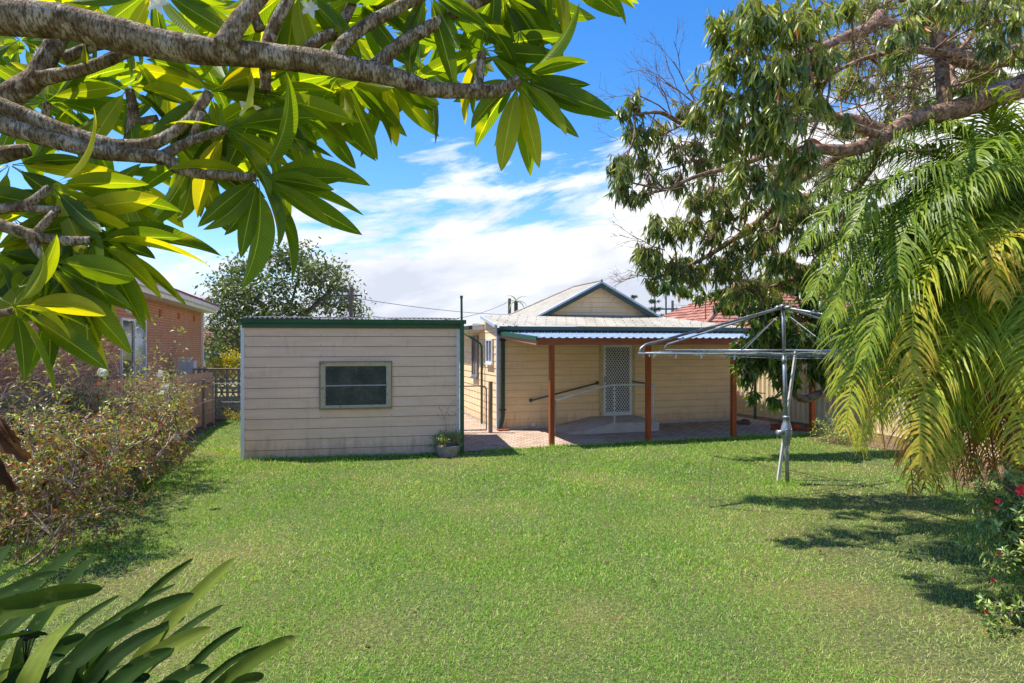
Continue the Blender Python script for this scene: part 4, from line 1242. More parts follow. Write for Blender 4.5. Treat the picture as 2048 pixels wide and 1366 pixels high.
def frond(ctrl, ll=0.76, tint=0.35, tipyel=0.25, n_leaf=110, droop=0.44, dead=False, w=0.023):
    pts = crom(ctrl, 8)
    sd = np.concatenate([[0], np.cumsum(np.linalg.norm(np.diff(pts, axis=0), axis=1))]); Ltot = sd[-1]; sd /= Ltot
    V, Fc, T = [], [], []

    def at(u): return np.array([np.interp(u, sd, pts[:, i]) for i in range(3)])
    for j in range(n_leaf):
        u = 0.14 + 0.86 * (j + rng.uniform(-.3, .3)) / n_leaf
        u = min(u, 0.995)
        p = at(u); tg = unit(at(min(1, u + .02)) - at(max(0, u - .02)))
        side = unit(np.cross(tg, UP) + 1e-6)
        prof = (0.35 + 0.65 * math.sin(math.pi * min(1, (u * 0.85 + 0.1)))) * (1 if u < .85 else 1 - (u - .85) * 3.2)
        for sg in (-1, 1):
            l = ll * prof * rng.uniform(.82, 1.12)
            d = unit(side * sg * rng.uniform(.6, 1) + tg * rng.uniform(.5, .9) + UP * rng.uniform(-.1, .35) + rng.normal(size=3) * .1)
            q = p.copy(); nb = len(V) * 1
            tl = float(np.clip(tint + rng.normal() * .09 + max(0, u - .6) * tipyel * 1.1 - .05, 0, 1 if dead else .82))
            wd = w * rng.uniform(.8, 1.2)
            wv = unit(np.cross(d, np.cross(d, tg) + 1e-6))
            wv = unit(tg - d * tg.dot(d))
            k0 = len(V)
            for s_ in range(5):
                f_ = s_ / 4
                ww = wd * (0.6 + 0.4 * math.sin(math.pi * min(1, f_ + .3))) * (1 if s_ < 4 else 0.08)
                V.append(q - wv * ww / 2); V.append(q + wv * ww / 2)
                tt = tl + (0.18 if s_ >= 3 else 0) * (tint > .3) * rng.uniform(0, 1)
                T += [min(1 if dead else .88, tt)] * 2
                q = q + d * l / 4
                d = unit(d - UP * droop * (1.0 + rng.uniform(-.3, .3)) * (1.6 if dead else 1))
            for s_ in range(4):
                a = k0 + s_ * 2; Fc.append((a, a + 1, a + 3, a + 2))
    mb = MB(); mb.tube(list(pts[::2]) if len(pts) % 2 else list(pts), list(np.linspace(0.024, 0.005, len(pts[::2]) if len(pts) % 2 else len(pts))), 5, cap=False)
    k0 = len(V); V += [np.array(v) for v in mb.v]; T += [min(1, tint + .12)] * len(mb.v); Fc += [tuple(i + k0 for i in f) for f in mb.f]
    V = np.array(V)
    V[:, 2] = np.maximum(V[:, 2], 0.02)
    build('frond', V, np.array(Fc), M['palmleaf'], palm, False, True, np.array(T))


def fpx(mid, tip, Ym, Yt, **kw):
    A = PC + rng.normal(size=3) * .05
    Mi = P(mid[0], mid[1], Ym); Tp = P(tip[0], tip[1], Yt)
    C1 = A * .5 + Mi * .5 + np.array([0, 0, 0.25])
    C3 = Mi * .45 + Tp * .55 + np.array([(-.15 if tip[0] < mid[0] else .05), 0, 0.18])
    frond([A, C1, Mi, C3, Tp], **kw)


FR = [  # mid, tip, Ym, Yt, tint, tipyellow
    ((1900, 262), (1690, 330), 8.3, 8.0, .35, .1), ((1860, 300), (1620, 400), 8.6, 8.4, .3, .1), ((1960, 200), (1850, 230), 8.6, 8.5, .4, .1),
    ((1830, 350), (1600, 500), 8.2, 7.9, .3, .15), ((1820, 400), (1620, 600), 8.0, 7.6, .3, .3), ((1850, 420), (1660, 640), 7.6, 7.3, .32, .3),
    ((1840, 470), (1670, 790), 7.9, 7.6, .32, .5), ((1830, 520), (1690, 860), 7.6, 7.3, .38, .9), ((1880, 520), (1730, 720), 7.2, 6.9, .3, .3),
    ((1900, 560), (1760, 840), 7.5, 7.2, .33, .4), ((1900, 480), (1826, 760), 7.0, 6.7, .5, .8), ((1930, 640), (1838, 930), 7.1, 6.6, .45, .9),
    ((1950, 700), (1870, 950), 7.3, 7.0, .35, .5), ((1960, 650), (1905, 900), 7.6, 7.4, .3, .3), ((2030, 460), (1998, 600), 6.9, 6.6, .62, .6),
    ((1990, 620), (1960, 880), 7.8, 7.8, .32, .3), ((2040, 640), (2040, 930), 7.0, 6.6, .45, .8), ((2060, 560), (2060, 800), 7.0, 6.5, .4, .4),
    ((1920, 360), (1790, 560), 7.3, 6.9, .3, .2), ((1880, 330), (1700, 470), 7.6, 7.2, .3, .2), ((1990, 330), (1900, 480), 7.3, 6.8, .36, .2),
    ((1900, 240), (1760, 300), 9.5, 10, .35, .1), ((1850, 380), (1680, 560), 9.4, 9.8, .25, .1), ((1880, 480), (1740, 760), 9.4, 9.6, .25, .2),
    ((1960, 560), (1890, 820), 9.2, 9.4, .25, .2), ((2060, 250), (2100, 330), 8.5, 8.2, .4, .2), ((1990, 160), (1960, 170), 9.0, 9.2, .42, 0),
    ((1940, 420), (1840, 640), 8.2, 8.0, .27, .1), ((1800, 440), (1640, 690), 8.6, 8.6, .27, .2), ((1860, 560), (1720, 900), 8.5, 8.4, .33, .7),
    ((1940, 560), (1850, 860), 8.4, 8.2, .3, .4), ((1990, 470), (1930, 700), 7.4, 7.1, .33, .3), ((2100, 400), (2160, 620), 7.8, 7.4, .35, .3),
    ((2150, 420), (2300, 700), 8.8, 8.8, .35, .3), ((2080, 350), (2200, 400), 9.5, 10.4, .35, .3), ((1780, 480), (1700, 700), 9.3, 9.5, .25, .1),
    ((1810, 300), (1660, 420), 9.0, 9.2, .3, .1), ((2000, 280), (1960, 400), 7.6, 7.2, .35, .2)]
for k in range(18):
    mx_, my_ = rng.uniform(1840, 2040), rng.uniform(280, 620)
    FR.append(((mx_, my_), (mx_ - rng.uniform(60, 170), my_ + rng.uniform(60, 300)), rng.uniform(7.8, 9.6), rng.uniform(7.6, 9.8), rng.uniform(.1, .3), .2))
for mid, tip, Ym, Yt, ti, ty in FR: fpx(mid, tip, Ym, Yt, tint=ti, tipyel=ty)
for mid, tip, Ym, Yt, ti in (((1880, 720), (1826, 990), 7.4, 7.2, .9), ((1940, 740), (1850, 980), 7.7, 7.5, .95), ((1800, 700), (1770, 900), 8.2, 8.1, .93),
                             ((1970, 700), (1950, 960), 8.0, 8.0, .96), ((2000, 720), (1985, 960), 8.2, 8.2, .98), ((2030, 720), (2015, 960), 8.3, 8.2, .97), ((1960, 740), (1930, 970), 8.6, 8.6, .99), ((1975, 800), (1965, 985), 8.0, 8.0, .97), ((2010, 790), (2005, 990), 7.9, 7.8, .98), ((1940, 800), (1915, 985), 8.1, 8.0, .95), ((2040, 780), (2050, 985), 8.0, 7.9, .97), ((1905, 780), (1880, 985), 8.4, 8.4, .96),
                             ((2050, 700), (2045, 940), 8.5, 8.2, .97), ((1990, 700), (2000, 930), 9.2, 9.3, .99), ((1920, 720), (1890, 940), 8.9, 9.0, .95)):
    fpx(mid, tip, Ym, Yt, tint=ti, tipyel=0.0, dead=True, ll=.6, n_leaf=84, w=.019)

# ------------------------------------------------------------------ gum tree (right)
gum = thing('gum_tree', 'gum tree with bare brown limbs and hanging leaves filling the upper right', 'tree', (10.4, 9.6, 0))
m = MB()


def limb(mm, pts, rad, n=9):
    W = [P(x, y, Y) for x, y, Y in pts]
    mm.tube(W, [r_ / F * Y for r_, (x, y, Y) in zip(rad, pts)], n, smoothn=4, wob=0.07)
    return crom(W, 6)


skel = []
skel.append(limb(m, [(2300, 60, 9.3), (2180, 130, 9.2), (2048, 172, 8.9), (1960, 200, 8.6), (1900, 222, 8.3), (1830, 238, 8.2), (1760, 278, 8.0), (1700, 300, 7.8), (1640, 298, 7.6), (1560, 300, 7.5)], [34, 30, 24, 22, 20, 17, 15, 13, 10, 6], 12))
skel.append(limb(m, [(2180, 80, 9.2), (2048, 106, 8.8), (1960, 122, 8.7), (1905, 110, 8.6), (1880, 80, 8.5), (1850, 40, 8.5), (1800, -20, 8.3)], [24, 20, 18, 16, 15, 14, 12], 10))
skel.append(limb(m, [(1892, 225, 8.3), (1886, 170, 8.3), (1882, 120, 8.5), (1870, 80, 8.5)], [14, 13, 13, 12]))
skel.append(limb(m, [(1760, 30, 8.3), (1740, 55, 8.0), (1700, 70, 7.8), (1640, 95, 7.5), (1570, 120, 7.0), (1500, 110, 6.8), (1440, 120, 6.6)], [12, 12, 10, 8, 7, 5, 4]))
skel.append(limb(m, [(1850, 40, 8.5), (1790, 50, 8.3), (1750, 30, 8.3)], [11, 10, 9]))
skel.append(limb(m, [(1770, 275, 8.0), (1700, 250, 7.6), (1640, 215, 7.3), (1570, 195, 7.0), (1500, 190, 6.8), (1440, 210, 6.7)], [9, 8, 7, 6, 5, 3]))
skel.append(limb(m, [(1810, 250, 8.2), (1780, 260, 8.2), (1700, 235, 8.4), (1600, 240, 8.6), (1500, 250, 8.6), (1420, 262, 8.4), (1370, 250, 8.2), (1320, 225, 8.0), (1270, 230, 8.0)], [9, 9, 8, 7, 6.5, 6, 5, 4, 2.5]))
skel.append(limb(m, [(1700, 300, 7.8), (1650, 330, 8.5), (1590, 370, 9.0), (1560, 400, 9.4), (1520, 440, 9.8), (1450, 490, 10.0), (1380, 530, 10.0), (1300, 560, 10.0)], [8, 7, 7, 6.5, 6, 5, 4, 2.5]))
skel.append(limb(m, [(1760, 290, 8.0), (1740, 340, 9.0), (1700, 400, 9.8), (1680, 470, 10.2), (1640, 520, 10.3), (1580, 560, 10.2), (1500, 585, 10.2)], [8, 7, 6.5, 6, 5, 4, 3]))
skel.append(limb(m, [(1905, 110, 8.6), (1840, 100, 7.5), (1780, 105, 6.9), (1720, 120, 6.5), (1660, 150, 6.3)], [7, 6, 5, 4, 3]))
skel.append(limb(m, [(1560, 300, 7.5), (1480, 330, 7.6), (1400, 350, 7.8), (1330, 380, 8.0)], [6, 5, 4, 3]))
skel.append(limb(m, [(1960, 200, 8.6), (1900, 150, 9.5), (1950, 60, 9.5), (2000, -20, 9.5)], [8, 7, 6, 5]))
m.tube([(10.4, 9.6, -0.05), (10.3, 9.6, 2.4), (10.0, 9.5, 4.2), P(2300, 60, 9.3)], [0.42, 0.34, 0.3, 0.25], 14, smoothn=4, wob=0.05)
skelp = np.concatenate(skel)
gt = [leaf_template(4, lance(0.17, 0.6), b, 0.12, s_) for b, s_ in ((0.25, .08), (0.5, -.08), (-.2, .05), (0.1, 0))]


def nearest(p, S):
    # prefer the closest skeleton point
    i = np.argmin(np.linalg.norm(S - p, axis=1)); return S[i]


def sprays(mm, lv, blobs, S, leafl, templ, tintmu, nper=11, twr=0.0035, hang=1.0, brown=0.02, dens=1.0, bare=0.0):
    for (px, py, Y, rx, ry, ns) in blobs:
        c = P(px, py, Y); sx = rx / F * Y; sz = ry / F * Y; sy = (sx + sz) * .45
        hub = nearest(c, S)
        # a secondary branch towards the blob centre
        mid = (hub + c) / 2 + rng.normal(size=3) * 0.08
        sub = crom([hub, mid, c], 4)
        mm.tube(list(sub), list(np.linspace(twr * 4, twr * 2, len(sub))), 5, cap=False)
        node = [c + rng.normal(size=3) * np.array([sx, sy, sz]) * .45 for _ in range(max(2, int(ns / 7)))]
        for q in node:
            src = sub[rng.integers(len(sub) // 2, len(sub))]
            sb = crom([src, (src + q) / 2 + rng.normal(size=3) * .06, q], 3)
            mm.tube(list(sb), list(np.linspace(twr * 2, twr * 1.2, len(sb))), 4, cap=False)
        node = np.array(node)
        for k in range(int(ns * dens)):
            o_ = rng.normal(size=3); o_ = o_ / np.linalg.norm(o_) * rng.uniform(0.1, 1) ** .5
            e = c + o_ * np.array([sx, sy, sz])
            s_ = nearest(e, node)
            md = (s_ + e) / 2 + np.array([0, 0, .05]) + rng.normal(size=3) * .04
            tw = crom([s_, md, e], 3)
            mm.tube(list(tw), list(np.linspace(twr, twr * .5, len(tw))), 3, cap=False)
            if rng.random() < bare: continue
            nl = rng.integers(int(nper * .6), int(nper * 1.4))
            u = rng.uniform(.05, 1, nl) * (len(tw) - 1); i = np.minimum(len(tw) - 2, u.astype(int)); fr_ = (u - i)[:, None]
            pos = tw[i] * (1 - fr_) + tw[i + 1] * fr_
            dirs = unit(rng.normal(size=(nl, 3)) * .36 + np.array([0, 0, -hang]) + unit(e - s_) * .3)
            ups = unit(rng.normal(size=(nl, 3)) + np.array([0, -.3, .4]))
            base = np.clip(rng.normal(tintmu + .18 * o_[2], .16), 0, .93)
            tn = np.clip(base + rng.normal(size=nl) * .1, 0, .93)
            tn[rng.random(nl) < brown] = 1.0
            lv.put(templ[rng.integers(0, len(templ))], pos, dirs, ups, leafl * rng.uniform(.7, 1.2, nl), rng.uniform(.85, 1.2, nl), tn)


back = [(px_, py_, rng.uniform(10.2, 12.0), 62, 46, 20) for px_ in range(1620, 2080, 75) for py_ in (20, 90, 165, 240) if not (py_ > 200 and px_ > 1850)]
back += [(px_, py_, rng.uniform(9.2, 10.5), 55, 40, 16) for px_, py_ in ((1600, 330), (1650, 380), (1690, 330), (1740, 380), (1560, 350), (1450, 370), (1620, 550), (1700, 520))]
gl = Leaves()
near = [(1450, 60, 6.2, 60, 60, 26), (1520, 30, 6.0, 70, 50, 34), (1590, 60, 6.0, 60, 60, 30), (1480, 130, 6.2, 60, 60, 34), (1550, 150, 6.0, 70, 60, 40), (1620, 120, 6.2, 50, 60, 24),
        (1430, 190, 6.5, 50, 50, 22), (1500, 230, 6.2, 60, 60, 36), (1570, 240, 6.0, 55, 60, 32), (1460, 270, 6.5, 50, 50, 22), (1530, 310, 6.2, 60, 60, 34), (1600, 310, 6.0, 45, 50, 20),
        (1490, 350, 6.3, 45, 45, 18), (1550, 390, 6.2, 45, 50, 20), (1640, 20, 6.2, 50, 40, 16), (1620, 200, 6.2, 35, 50, 12), (1700, 10, 6.2, 40, 30, 8), (1520, 60, 6.6, 90, 60, 30),
        (1410, 240, 6.9, 40, 40, 14), (1580, 370, 6.4, 35, 40, 10), (1670, 235, 6.3, 40, 30, 6)]
upper = [(1790, 100, 6.4, 40, 50, 9), (1830, 60, 6.5, 50, 50, 12), (1850, 10, 7.0, 60, 30, 14), (1940, 10, 7.5, 70, 40, 18), (2010, 40, 7.4, 50, 60, 18), (2040, 110, 7.6, 40, 30, 8), (1900, 60, 9.0, 90, 60, 18),
         (1985, 90, 7.4, 40, 40, 8), (1740, 60, 9.0, 60, 40, 12), (1700, 110, 8.8, 60, 50, 14), (1790, 180, 9.2, 70, 40, 12), (1960, 160, 9.5, 80, 40, 14), (1690, 170, 8.6, 50, 40, 10), (1760, 5, 8.6, 60, 40, 12)]
leftc = [(1260, 220, 8.0, 28, 35, 15), (1275, 270, 8.0, 35, 40, 20), (1250, 320, 8.0, 35, 40, 20), (1240, 360, 8.0, 32, 40, 20), (1300, 330, 8.2, 40, 40, 18), (1265, 395, 8.0, 30, 35, 18), (1320, 270, 8.3, 40, 40, 14),
         (1370, 300, 8.3, 45, 45, 20), (1380, 230, 8.3, 40, 40, 12), (1360, 370, 8.5, 50, 40, 16), (1420, 330, 8.5, 50, 50, 20)]
lower = [(1330, 460, 9.8, 50, 40, 22), (1300, 530, 10.0, 45, 38, 24), (1360, 540, 10.0, 50, 35, 26), (1400, 470, 9.8, 55, 45, 26), (1460, 420, 9.6, 55, 45, 24), (1440, 540, 10.0, 60, 40, 30), (1500, 490, 9.8, 60, 50, 32),
         (1560, 450, 9.8, 60, 50, 30), (1620, 420, 10, 55, 50, 26), (1640, 490, 10, 60, 50, 30), (1570, 540, 10.2, 70, 40, 32), (1670, 370, 9.8, 60, 50, 18), (1720, 440, 10.2, 60, 60, 22), (1500, 590, 10.2, 80, 25, 22), (1420, 400, 9.2, 50, 40, 16), (1540, 500, 9.0, 60, 50, 18)]
sprays(m, gl, near, skelp, 0.165, gt, 0.6, 12, 0.0035, 1.1)
sprays(m, gl, back, skelp, 0.15, gt, 0.6, 12, 0.005, 1.0, bare=.12, brown=.05, dens=1.7)
sprays(m, gl, upper, skelp, 0.15, gt, 0.6, 12, 0.004, 1.1, bare=.08, dens=2.1)
sprays(m, gl, leftc, skelp, 0.14, gt, 0.55, 13, 0.004, 1.2, bare=.1, dens=1.6)
sprays(m, gl, lower, skelp, 0.155, gt, 0.52, 15, 0.0045, 1.1, bare=.1, dens=2.5)
# bare twigs
for (px, py, Y, dx, dz) in ((1400, 215, 8.3, -1, .7), (1390, 200, 8.3, -.6, 1), (1340, 230, 8.2, -.8, .4), (1330, 560, 10, -1, .2), (1600, 240, 8.6, .2, -1), (1750, 250, 8.2, -.5, .6), (1700, 180, 8.2, .4, .8), (1500, 430, 9.6, -.9, -.3), (1440, 350, 8.6, -1, -.2), (1650, 260, 8.0, -.8, .2), (1780, 200, 8.4, .6, .5), (1850, 180, 8.6, -.8, .2), (1560, 420, 9.4, -1, .3), (1330, 500, 10, -1, 0),
                            (1520, 400, 9, -.7, .7), (1590, 330, 8.6, -.9, .1), (1670, 330, 8.4, -.5, -.6), (1400, 320, 8.4, -.9, -.3), (1460, 300, 8.4, -.6, -.6), (1720, 210, 8.2, -.8, .4), (1800, 130, 8.4, -.6, .2), (1900, 190, 8.3, .6, .6)):
    junk = []
    grow(m, P(px, py, Y), (dx, rng.uniform(-.3, .3), dz), 0.55, 0.010, 3, junk, 0.5, 0.02, (2, 4))
for k in range(90):
    q = skelp[rng.integers(0, len(skelp))]
    px = CX + F * q[0] / q[1]
    if px < 2060: grow(m, q, rng.normal(size=3) * [1, .5, .8], rng.uniform(.35, .6), 0.009, 3, junk, 0.5, 0.02, (2, 4))
m.build('trunk', M['gumbark'], gum, world=True, smooth=True)
gl.build('crown', M['gumleaf'], gum)

# ------------------------------------------------------------------ mango tree behind hoist
mg = thing('mango_tree', 'dark leaved mango tree behind the clothes hoist, branches over the steel fence', 'tree', (9.3, 14.6, 0))
m = MB(); sk2 = []
sk2.append(limb(m, [(1850, 800, 14.6), (1760, 770, 14.4), (1690, 778, 14.2), (1640, 788, 14.0), (1606, 798, 14.0), (1585, 780, 14.0), (1572, 730, 14.0), (1550, 690, 14.0)], [13, 11, 9, 8.5, 8, 7, 5, 3]))
sk2.append(limb(m, [(1850, 800, 14.6), (1740, 690, 14.4), (1660, 650, 14.2), (1600, 640, 14.0), (1560, 610, 14.0), (1530, 600, 14.0)], [13, 10, 8, 7, 6, 4]))
sk2.append(limb(m, [(1660, 650, 14.2), (1620, 600, 14.2), (1560, 575, 14.0), (1480, 560, 13.5), (1400, 560, 13.5)], [8, 7, 6, 4, 3]))
sk2.append(limb(m, [(1740, 690, 14.4), (1720, 600, 14.6), (1700, 520, 14.6)], [8, 7, 5]))
sk2.append(limb(m, [(1600, 640, 14.0), (1540, 660, 13.8), (1500, 700, 13.6), (1480, 730, 13.6)], [5, 4, 3, 2]))
m.tube([(9.3, 14.6, -.05), (9.25, 14.6, .6), P(1850, 800, 14.6)], [0.24, 0.2, 0.15], 12)
sk2 = np.concatenate(sk2)
mt = [leaf_template(4, lance(0.24, 0.7), b, 0.15) for b in (0.3, 0.7, 0.1)]
ml = Leaves()
mb_ = [(1490, 740, 13.6, 35, 30, 11), (1480, 700, 13.6, 30, 30, 11), (1530, 720, 13.8, 40, 40, 14), (1510, 660, 13.8, 40, 40, 14), (1570, 760, 13.9, 30, 30, 9), (1560, 680, 13.9, 40, 40, 14), (1600, 620, 14, 50, 40, 16),
       (1540, 620, 13.8, 45, 35, 12), (1460, 590, 13.5, 50, 22, 11), (1390, 580, 13.5, 45, 20, 8), (1340, 575, 13.5, 40, 16, 6), (1620, 700, 14, 40, 40, 14), (1650, 640, 14.2, 50, 50, 18), (1680, 570, 14.4, 50, 50, 18),
       (1640, 740, 14, 40, 30, 12), (1700, 680, 14.2, 50, 50, 16), (1730, 600, 14.4, 50, 60, 16), (1600, 560, 14.2, 50, 30, 14), (1530, 570, 14, 50, 25, 12), (1500, 790, 13.8, 15, 20, 3), (1545, 800, 13.8, 25, 20, 6), (1585, 700, 13.9, 40, 30, 12), (1720, 740, 14.2, 40, 40, 10)]
sprays(m, ml, mb_, sk2, 0.225, mt, 0.55, 13, 0.006, .9, brown=.03, dens=1.7)
sprays(m, ml, [(1500, 610, 13.6, 45, 28, 16), (1545, 640, 13.4, 45, 35, 20), (1590, 665, 13.5, 40, 35, 18), (1640, 610, 13.8, 50, 40, 22), (1610, 570, 13.8, 50, 28, 18), (1530, 590, 13.6, 45, 24, 16), (1510, 690, 13.6, 40, 35, 18), (1680, 650, 14, 45, 45, 18), (1640, 690, 13.8, 45, 40, 18), (1560, 730, 13.7, 45, 30, 16), (1455, 610, 13.4, 30, 18, 8)], sk2, 0.2, mt, 0.6, 14, 0.005, .8, brown=.03, dens=1.6)
m.build('trunk', M['mangobark'], mg, world=True, smooth=True)
ml.build('crown', M['mangoleaf'], mg)


# ------------------------------------------------------------------ far trees
def far_tree(name, label, base, blobs, leafl, n_per, mat, trunk, cat='tree', rad=0.25, bark='gumbark'):
    t = thing(name, label, cat, (base[0], base[1], 0))
    m = MB(); S = []
    for pts in trunk:
        W = [P(x, y, Y) if len((x, y, Y)) == 3 else 0 for x, y, Y in pts]
        W[0] = W[0]
        m.tube(W, list(np.linspace(rad, rad * .25, len(W))), 7, smoothn=3, cap=False); S.append(crom(W, 5))
    S = np.concatenate(S)
    lv = Leaves(); tp = leaf_template(2, lance(0.45, .7), .4, .1)
    for (px, py, Y, rx, ry, n_) in blobs:
        c = P(px, py, Y); s_ = np.array([rx, (rx + ry) * .5, ry]) / F * Y
        hub = nearest(c, S)
        m.tube(list(crom([hub, (hub + c) / 2 + rng.normal(size=3) * .2, c], 3)), list(np.linspace(rad * .25, rad * .08, 7)), 4, cap=False)
        for k in range(n_):
            o_ = unit(rng.normal(size=3)) * rng.uniform(.2, 1) ** .5
            e = c + o_ * s_
            m.tube([c, (c + e) / 2 + rng.normal(size=3) * .1, e], [rad * .07, rad * .05, rad * .03], 3, cap=False)
            q = e + rng.normal(size=(n_per, 3)) * leafl * 1.3
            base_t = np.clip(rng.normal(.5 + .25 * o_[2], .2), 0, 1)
            lv.put(tp, q, unit(rng.normal(size=(n_per, 3)) + [0, 0, -.2]), unit(rng.normal(size=(n_per, 3)) + [0, 0, .5]), leafl * rng.uniform(.7, 1.3, n_per), 1, np.clip(base_t + rng.normal(size=n_per) * .12, 0, 1))
    m.build('trunk', M[bark], t, world=True)
    lv.build('crown', mat, t)
    return t


YB = 34.0
bl = []
for (px, py, rx, ry) in ((560, 520, 40, 24), (600, 515, 40, 22), (640, 540, 40, 22), (500, 545, 40, 24), (460, 560, 32, 22), (450, 595, 34, 24), (500, 590, 36, 24), (550, 570, 34, 22), (610, 560, 30, 20), (670, 548, 24, 14),
                         (690, 580, 26, 18), (640, 600, 36, 20), (580, 615, 40, 18), (520, 625, 44, 20), (690, 615, 34, 16), (720, 625, 20, 12), (445, 640, 30, 22), (430, 680, 22, 24), (465, 680, 26, 26), (540, 640, 50, 14), (620, 640, 40, 12), (470, 620, 34, 18), (418, 570, 10, 8), (655, 575, 24, 14),
                         (470, 720, 30, 20), (440, 715, 22, 20), (500, 680, 30, 30)):
    bl.append((px, py, YB + rng.uniform(-1.5, 1.5), rx, ry, int(rx * ry / 24)))
xb = P(570, 900, YB)
far_tree('gum_tree', 'broad spreading gum tree standing behind the shed roof', (xb[0], YB), bl, 0.24, 15, M['farleaf'],
         [[(570, 777, YB), (568, 700, YB), (575, 640, YB), (590, 580, YB), (600, 530, YB)], [(570, 680, YB), (530, 620, YB), (490, 575, YB), (470, 560, YB)], [(572, 660, YB), (630, 610, YB), (670, 570, YB), (680, 555, YB)], [(568, 700, YB), (500, 680, YB), (450, 660, YB)]], rad=.15, bark='pole')
far_tree('yellow_bush', 'yellow green bush behind the breeze block screen', (P(450, 800, 24)[0], 24.0),
         [(430, 735, 24, 22, 16, 34), (455, 722, 24, 22, 18, 40), (478, 728, 24, 22, 22, 40), (450, 755, 24, 30, 22, 50)], 0.11, 9, M['yellowleaf'], [[(455, 815, 24), (455, 770, 24), (455, 740, 24)]], 'bush', .05)
for (px, top, Yp, wd, lab) in ((1310, 586, 80.0, 24, 'taller far Norfolk pine beyond the cottage gable'), (1268, 592, 95.0, 16, 'smaller far Norfolk pine peeking over the cottage roof')):
    b = P(px, 685, Yp); t = thing('norfolk_pine', lab, 'tree', (b[0], b[1], 0), group='Norfolk pines on the skyline')
    m = MB(); zt = P(px, top, Yp)[2]; m.tube([(b[0], Yp, 0), (b[0], Yp, zt)], [.35, .04], 6); m.build('trunk', M['pole'], t, world=True)
    lv = Leaves(); tp = leaf_template(2, lance(.12, .7), .2, .1)
    for k in range(10):
        z = zt - .2 - k * 0.95; rr = min(wd / F * Yp, .3 + k * .22) * rng.uniform(.8, 1.1)
        for a in rng.uniform(0, 2 * math.pi, 8):
            d = np.array([math.cos(a), math.sin(a), .12])
            for s_ in np.linspace(.15, 1, 9):
                p = np.array([b[0], Yp, z]) + d * rr * s_ + [0, 0, .3 * s_ ** 2 * rr * .3]
                lv.put(tp, np.repeat([p], 5, 0), unit(rng.normal(size=(5, 3)) * [1, 1, .7] + d * .7 + [0, 0, .3]), unit(rng.normal(size=(5, 3)) + UP), np.full(5, .42), 1.2, rng.uniform(0, 1, 5))
    lv.build('crown', M['pineleaf'], t)
# small far palm near the pole
b = P(1032, 640, 42.0); t = thing('palm_tree', 'small distant palm beside the pole beyond the cottage roof', 'palm', (b[0], 42.0, 0))
m = MB(); m.tube([(b[0], 42, 0), (b[0], 42, P(0, 603, 42)[2])], [.16, .12], 8); m.build('trunk', M['palmbark'], t, world=True)
lv = Leaves(); tp = leaf_template(6, lance(.10, .6), 1.3, .4)
c = np.array([b[0], 42, P(0, 603, 42)[2]])
dd = [(-.9, 0, .3), (.5, .2, .9), (1, 0, .2), (-.3, .2, .8), (-.7, -.5, -.2), (.8, -.4, -.1), (0, .9, .4), (-1, .3, -.3)]
lv.put(tp, np.repeat([c], len(dd), 0), unit(np.array(dd)), np.repeat([UP], len(dd), 0), np.full(len(dd), .9), 2.0, np.full(len(dd), .6)); lv.build('crown', M['farleaf'], t)


# weeds
def weeds(name, label, cat, pts, mat, size, n, tint=(0.2, .9), group=None, hgt=.2):
    t = thing(name, label, cat, (float(np.mean([p[0] for p in pts])), float(np.mean([p[1] for p in pts])), 0), 0, group)
    lv = Leaves()
    m = MB()
    for (x, y, r_, h) in pts:
        for k in range(n):
            a = rng.uniform(0, 2 * math.pi); rr = r_ * math.sqrt(rng.uniform(0, 1))
            g0 = np.array([x + math.cos(a) * rr * .5, y + math.sin(a) * rr * .5, 0.0]); e = np.array([x + math.cos(a) * rr, y + math.sin(a) * rr, h * rng.uniform(.3, 1) * (1 - .5 * rr / r_)])
            m.tube([g0, (g0 + e) / 2 + [0, 0, .03], e], [.003, .0025, .0015], 3, cap=False)
            q = e + rng.normal(size=(5, 3)) * size * .5; q[:, 2] = np.abs(q[:, 2]) + .01
            lv.put(vt[0], q, unit(rng.normal(size=(5, 3)) + [0, 0, .5]), unit(rng.normal(size=(5, 3)) * .5 + UP), size * rng.uniform(.6, 1.2, 5), 1, rng.uniform(*tint, 5))
    m.build('stems', M['twig'], t, world=True)
    lv.build('leaves', mat, t)
    return t


w1 = P(1665, 870, 15.9)
weeds('garden_weeds', 'green low leafy plant around the base of the last verandah post', 'plant', [(w1[0], w1[1], .55, .75), (w1[0] + .5, w1[1] + .2, .5, .6), (w1[0] - .1, w1[1] - .5, .5, .35)], M['azalea'], .07, 90)
w2 = P(455, 838, 19.9)
weeds('garden_weeds', 'yellowish weed at the foot of the breeze block screen', 'plant', [(w2[0], 19.9, .2, .5), (w2[0] + .3, 19.9, .25, .25)], M['yellowleaf'], .06, 30)
# plant in the pot
lv = Leaves(); m = MB(); tips_ = []
c0 = np.array([pp[0], pp[1], .18])
for k in range(16):
    a = rng.uniform(0, 2 * math.pi)
    grow(m, c0 + np.array([math.cos(a), math.sin(a), 0]) * .1, (math.cos(a) * .9, math.sin(a) * .9, 1.1), .2, .005, 2, tips_, .6, .03, (2, 4))
for k in range(7):
    e = c0 + np.array([rng.uniform(-.25, .25), rng.uniform(-.1, .1), rng.uniform(.7, 1.0)])
    m.tube([c0, (c0 + e) / 2 + [rng.uniform(-.15, .15), 0, .1], e, e + [rng.uniform(.1, .3), 0, -.1]], .0025, 4, smoothn=4)
m.build('stems', M['twig'], pot, world=True)
pos = np.array([p for pts, d in tips_ for p in pts for _ in range(3)]); nn = len(pos)
lv.put(vt[0], pos + rng.normal(size=(nn, 3)) * .015, unit(rng.normal(size=(nn, 3)) + [0, 0, .5]), unit(rng.normal(size=(nn, 3)) * .5 + UP), rng.uniform(.03, .055, nn), .8, rng.uniform(.1, 1, nn))
lv.build('leaves', M['azalea'], pot)
